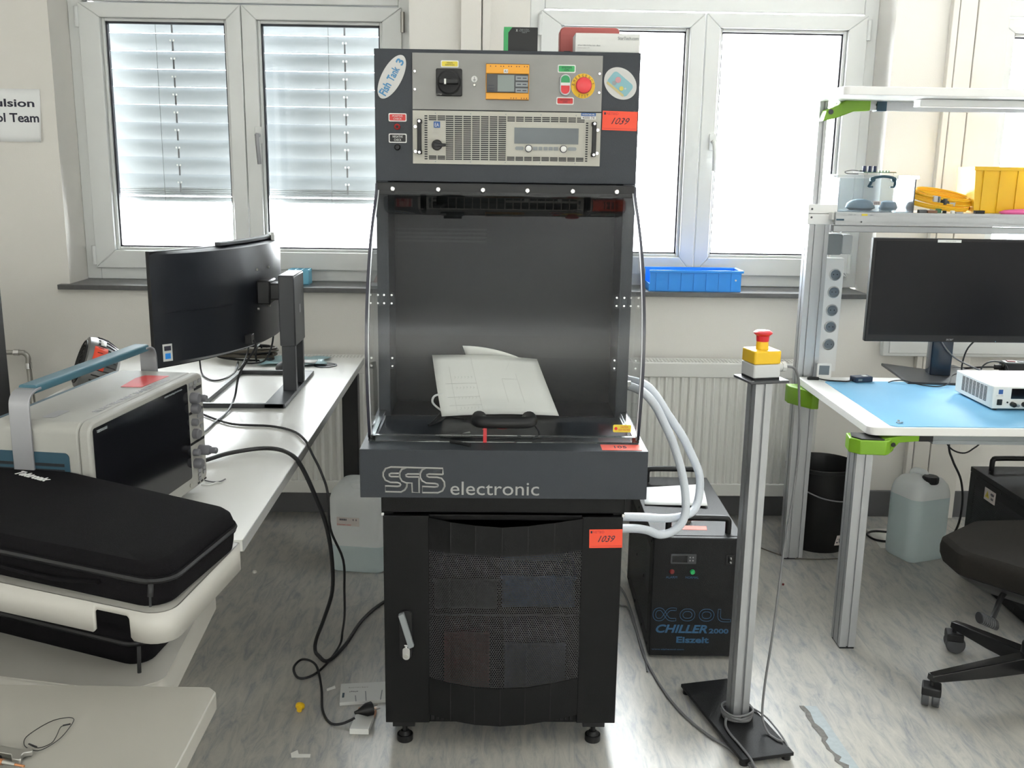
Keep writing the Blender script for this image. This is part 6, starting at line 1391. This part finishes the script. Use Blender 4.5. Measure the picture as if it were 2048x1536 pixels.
# office chair, cut by the right edge
ch_ = thing('office_chair', 'black five star office chair at the photo\'s right edge', 'chair', (1.556, .335, 0))
HX, HY = 1.566, .300
seat = rounded([(1.262, .215), (1.40, .05), (1.90, -.03), (1.93, .50), (1.42, .47), (1.262, .34)], [.05, .12, .10, .10, .08, .06], 7)
cx = sum(p[0] for p in seat) / len(seat); cy = sum(p[1] for p in seat) / len(seat)
def sring(s, z): return [(cx + (p[0] - cx) * s, cy + (p[1] - cy) * s, z) for p in seat]
q = MB(); q.loft([sring(.80, .395), sring(.96, .402), sring(.995, .425), sring(1.0, .445), sring(.985, .463), sring(.93, .474), sring(.6, .470), sring(.2, .466)]); q.build('seat', 'chair_fabric', ch_)
q = MB(); q.loft([sring(.62, .345), sring(.88, .385), sring(.93, .398)]); q.build('seat_shell', 'black', ch_)
q = MB(); q.lathe([(.032, .09), (.038, .11), (.036, .15), (.028, .16), (.028, .24), (.016, .245), (.016, .35)], (HX, HY, 0), 24); q.build('gas_column', 'black', ch_)
for k in range(5):
    ends = [(1.214, .212), (1.448, .556)]
    a0 = math.atan2(ends[0][1] - HY, ends[0][0] - HX); a = a0 - k * 2 * PI / 5; rr_ = .352
    if k == 1: a = math.atan2(ends[1][1] - HY, ends[1][0] - HX); rr_ = .285
    d_ = Vector((math.cos(a), math.sin(a))); n_ = Vector((-d_.y, d_.x)); rings = []
    for t, w_, z0, z1 in ((.02, .026, .075, .125), (.5, .021, .073, .113), (.9, .017, .078, .103), (1.0, .015, .080, .100)):
        p = Vector((HX, HY)) + d_ * rr_ * t; rings.append([(*(p + n_ * w_), z0), (*(p + n_ * w_ * .8), z1), (*(p - n_ * w_ * .8), z1), (*(p - n_ * w_), z0)])
    q = MB(); q.loft(rings); lg_ = q.build('leg', 'gloss_black', ch_, bevel=.003)
    e = Vector((HX, HY)) + d_ * rr_ * .975
    q = MB(); q.cyl((e.x, e.y, .055), .007, .03, 10); q.build('caster_stem', 'black', lg_)
    ca = a + .9
    Mc = rz(e.x, e.y, .0297, ca)
    for s in (-1, 1):
        q = MB(Mc); q.cyl((0 - .004, s * .014 - .010, 0), .0295, .020, 24, 'y'); q.build('caster_wheel', 'dark_grey', lg_, bevel=.003)
    q = MB(Mc); q.box(-.026, .024, -.026, .026, .010, .036); q.build('caster_hood', 'black', lg_, bevel=.004)
q = MB(); q.tube([(1.548, .24, .385), (1.449, .20, .375), (1.37, .15, .378), (1.325, .10, .350), (1.305, .075, .338)], .008, 8, 4); q.build('lever', 'black', ch_)
q = MB(frame((1.278, .065, .340), (1, .10, -.45), (0, .3, 1)) ); q.cyl((-.018, 0, 0), .015, .055, 18, 'x'); q.build('lever_grip', 'black_matt', ch_)
q = MB(frame((1.278, .065, .340), (1, .10, -.45), (0, .3, 1)))
for i in range(7): q.cyl((-.014 + i * .0062, 0, 0), .0157, .0028, 18, 'x')
q.build('grip_rings', 'dark_grey', ch_, kind='stuff')
q = MB(); q.prism(rrect(1.38, 1.80, .62, 1.02, .06), .0, .045, 'y', M=Matrix.Translation((0, -.08, 0))); q.build('backrest', 'chair_fabric', ch_, bevel=.02) if False else None
q = MB(); q.box(1.90, 1.97, .0, .40, .40, .45); q.box(1.955, 1.985, .13, .27, .45, .80); q.build('back_bar', 'black', ch_, bevel=.008)
q = MB(); q.prism(rrect(.0, .44, .62, 1.05, .07), 1.99, 2.04, 'x'); q.build('backrest', 'chair_fabric', ch_, bevel=.015)
# floor marks: old tape, specks
random.seed(11)
Lx = lambda y: .857 + (.213 - y) * .062 + random.uniform(-.006, .006)
ys_ = [.213 - k * .018 for k in range(30)]
lf = [(Lx(y), y) for y in ys_]; rt = [(.905 + (.211 - y) * .13 - .03 * math.sin(max(0, (.211 - y)) * 3), y) for y in ys_]
q = MB(); v = [(x, y, .0006) for x, y in lf] + [(x, y, .0006) for x, y in rt]; n_ = len(ys_); q.add(v, [(i, i + 1, n_ + i + 1, n_ + i) for i in range(n_ - 1)]); tag(q.build('floor_tape', 'tape_blue', smooth=False), 'torn strip of old bluish tape stuck to the floor', 'tape')
q = MB(); v = [(x - .002, y, .0012) for x, y in lf] + [(x + random.uniform(.004, .020), y, .0012) for x, y in lf]; q.add(v, [(i, i + 1, n_ + i + 1, n_ + i) for i in range(n_ - 1)]); tag(q.build('tape_residue', 'dirt', smooth=False), 'dark torn residue along the left edge of the floor tape', 'residue')
o = MB().cyl((1.048, 1.053, 0), .004, .006, 8).build('plastic_crumb', 'dark_red'); tag(o, 'tiny dark red crumb on the floor right of the post', 'crumb')
# blue bin on the right sill
bb = thing('sill_bin', 'long bright blue ribbed plastic bin on the right window sill', 'bin', (.81, 1.87, .9865))
bx0, bx1, by0, by1, bz0, bz1 = .622, 1.008, 1.80, 1.935, .9868, 1.073
q = MB(); q.box(bx0, bx1, by0, by1, bz0, bz0 + .003); q.box(bx0 + .003, bx1 - .003, by0, by0 + .003, bz0 + .003, bz1); q.box(bx0 + .003, bx1 - .003, by1 - .003, by1, bz0 + .003, bz1); q.box(bx1 - .003, bx1, by0, by1, bz0 + .003, bz1); q.box(bx0, bx0 + .003, by0, by1, bz0 + .003, bz0 + .032); q.build('bin_walls', 'blue_bin', bb, smooth=False)
q = MB(); q.box(bx0, bx1 + .008, by0 - .006, by0 - .0005, bz1 - .008, bz1 + .002); q.box(bx0, bx1 + .008, by1 + .0005, by1 + .006, bz1 - .008, bz1 + .002); q.box(bx1 + .0005, bx1 + .008, by0, by1, bz1 - .008, bz1 + .002); q.build('bin_rim', 'blue_bin', bb, bevel=.001)
for i in range(7): MB().box(bx0 + .028 + i * .0525, bx0 + .031 + i * .0525, by0 - .004, by0 - .0003, bz0 + .004, bz1 - .009).build('bin_rib', 'blue_bin', bb, smooth=False)
MB(front(by0 - .0005)).cyl((.985, 1.035, 0), .004, .001, 12).build('white_dot', 'white', bb)
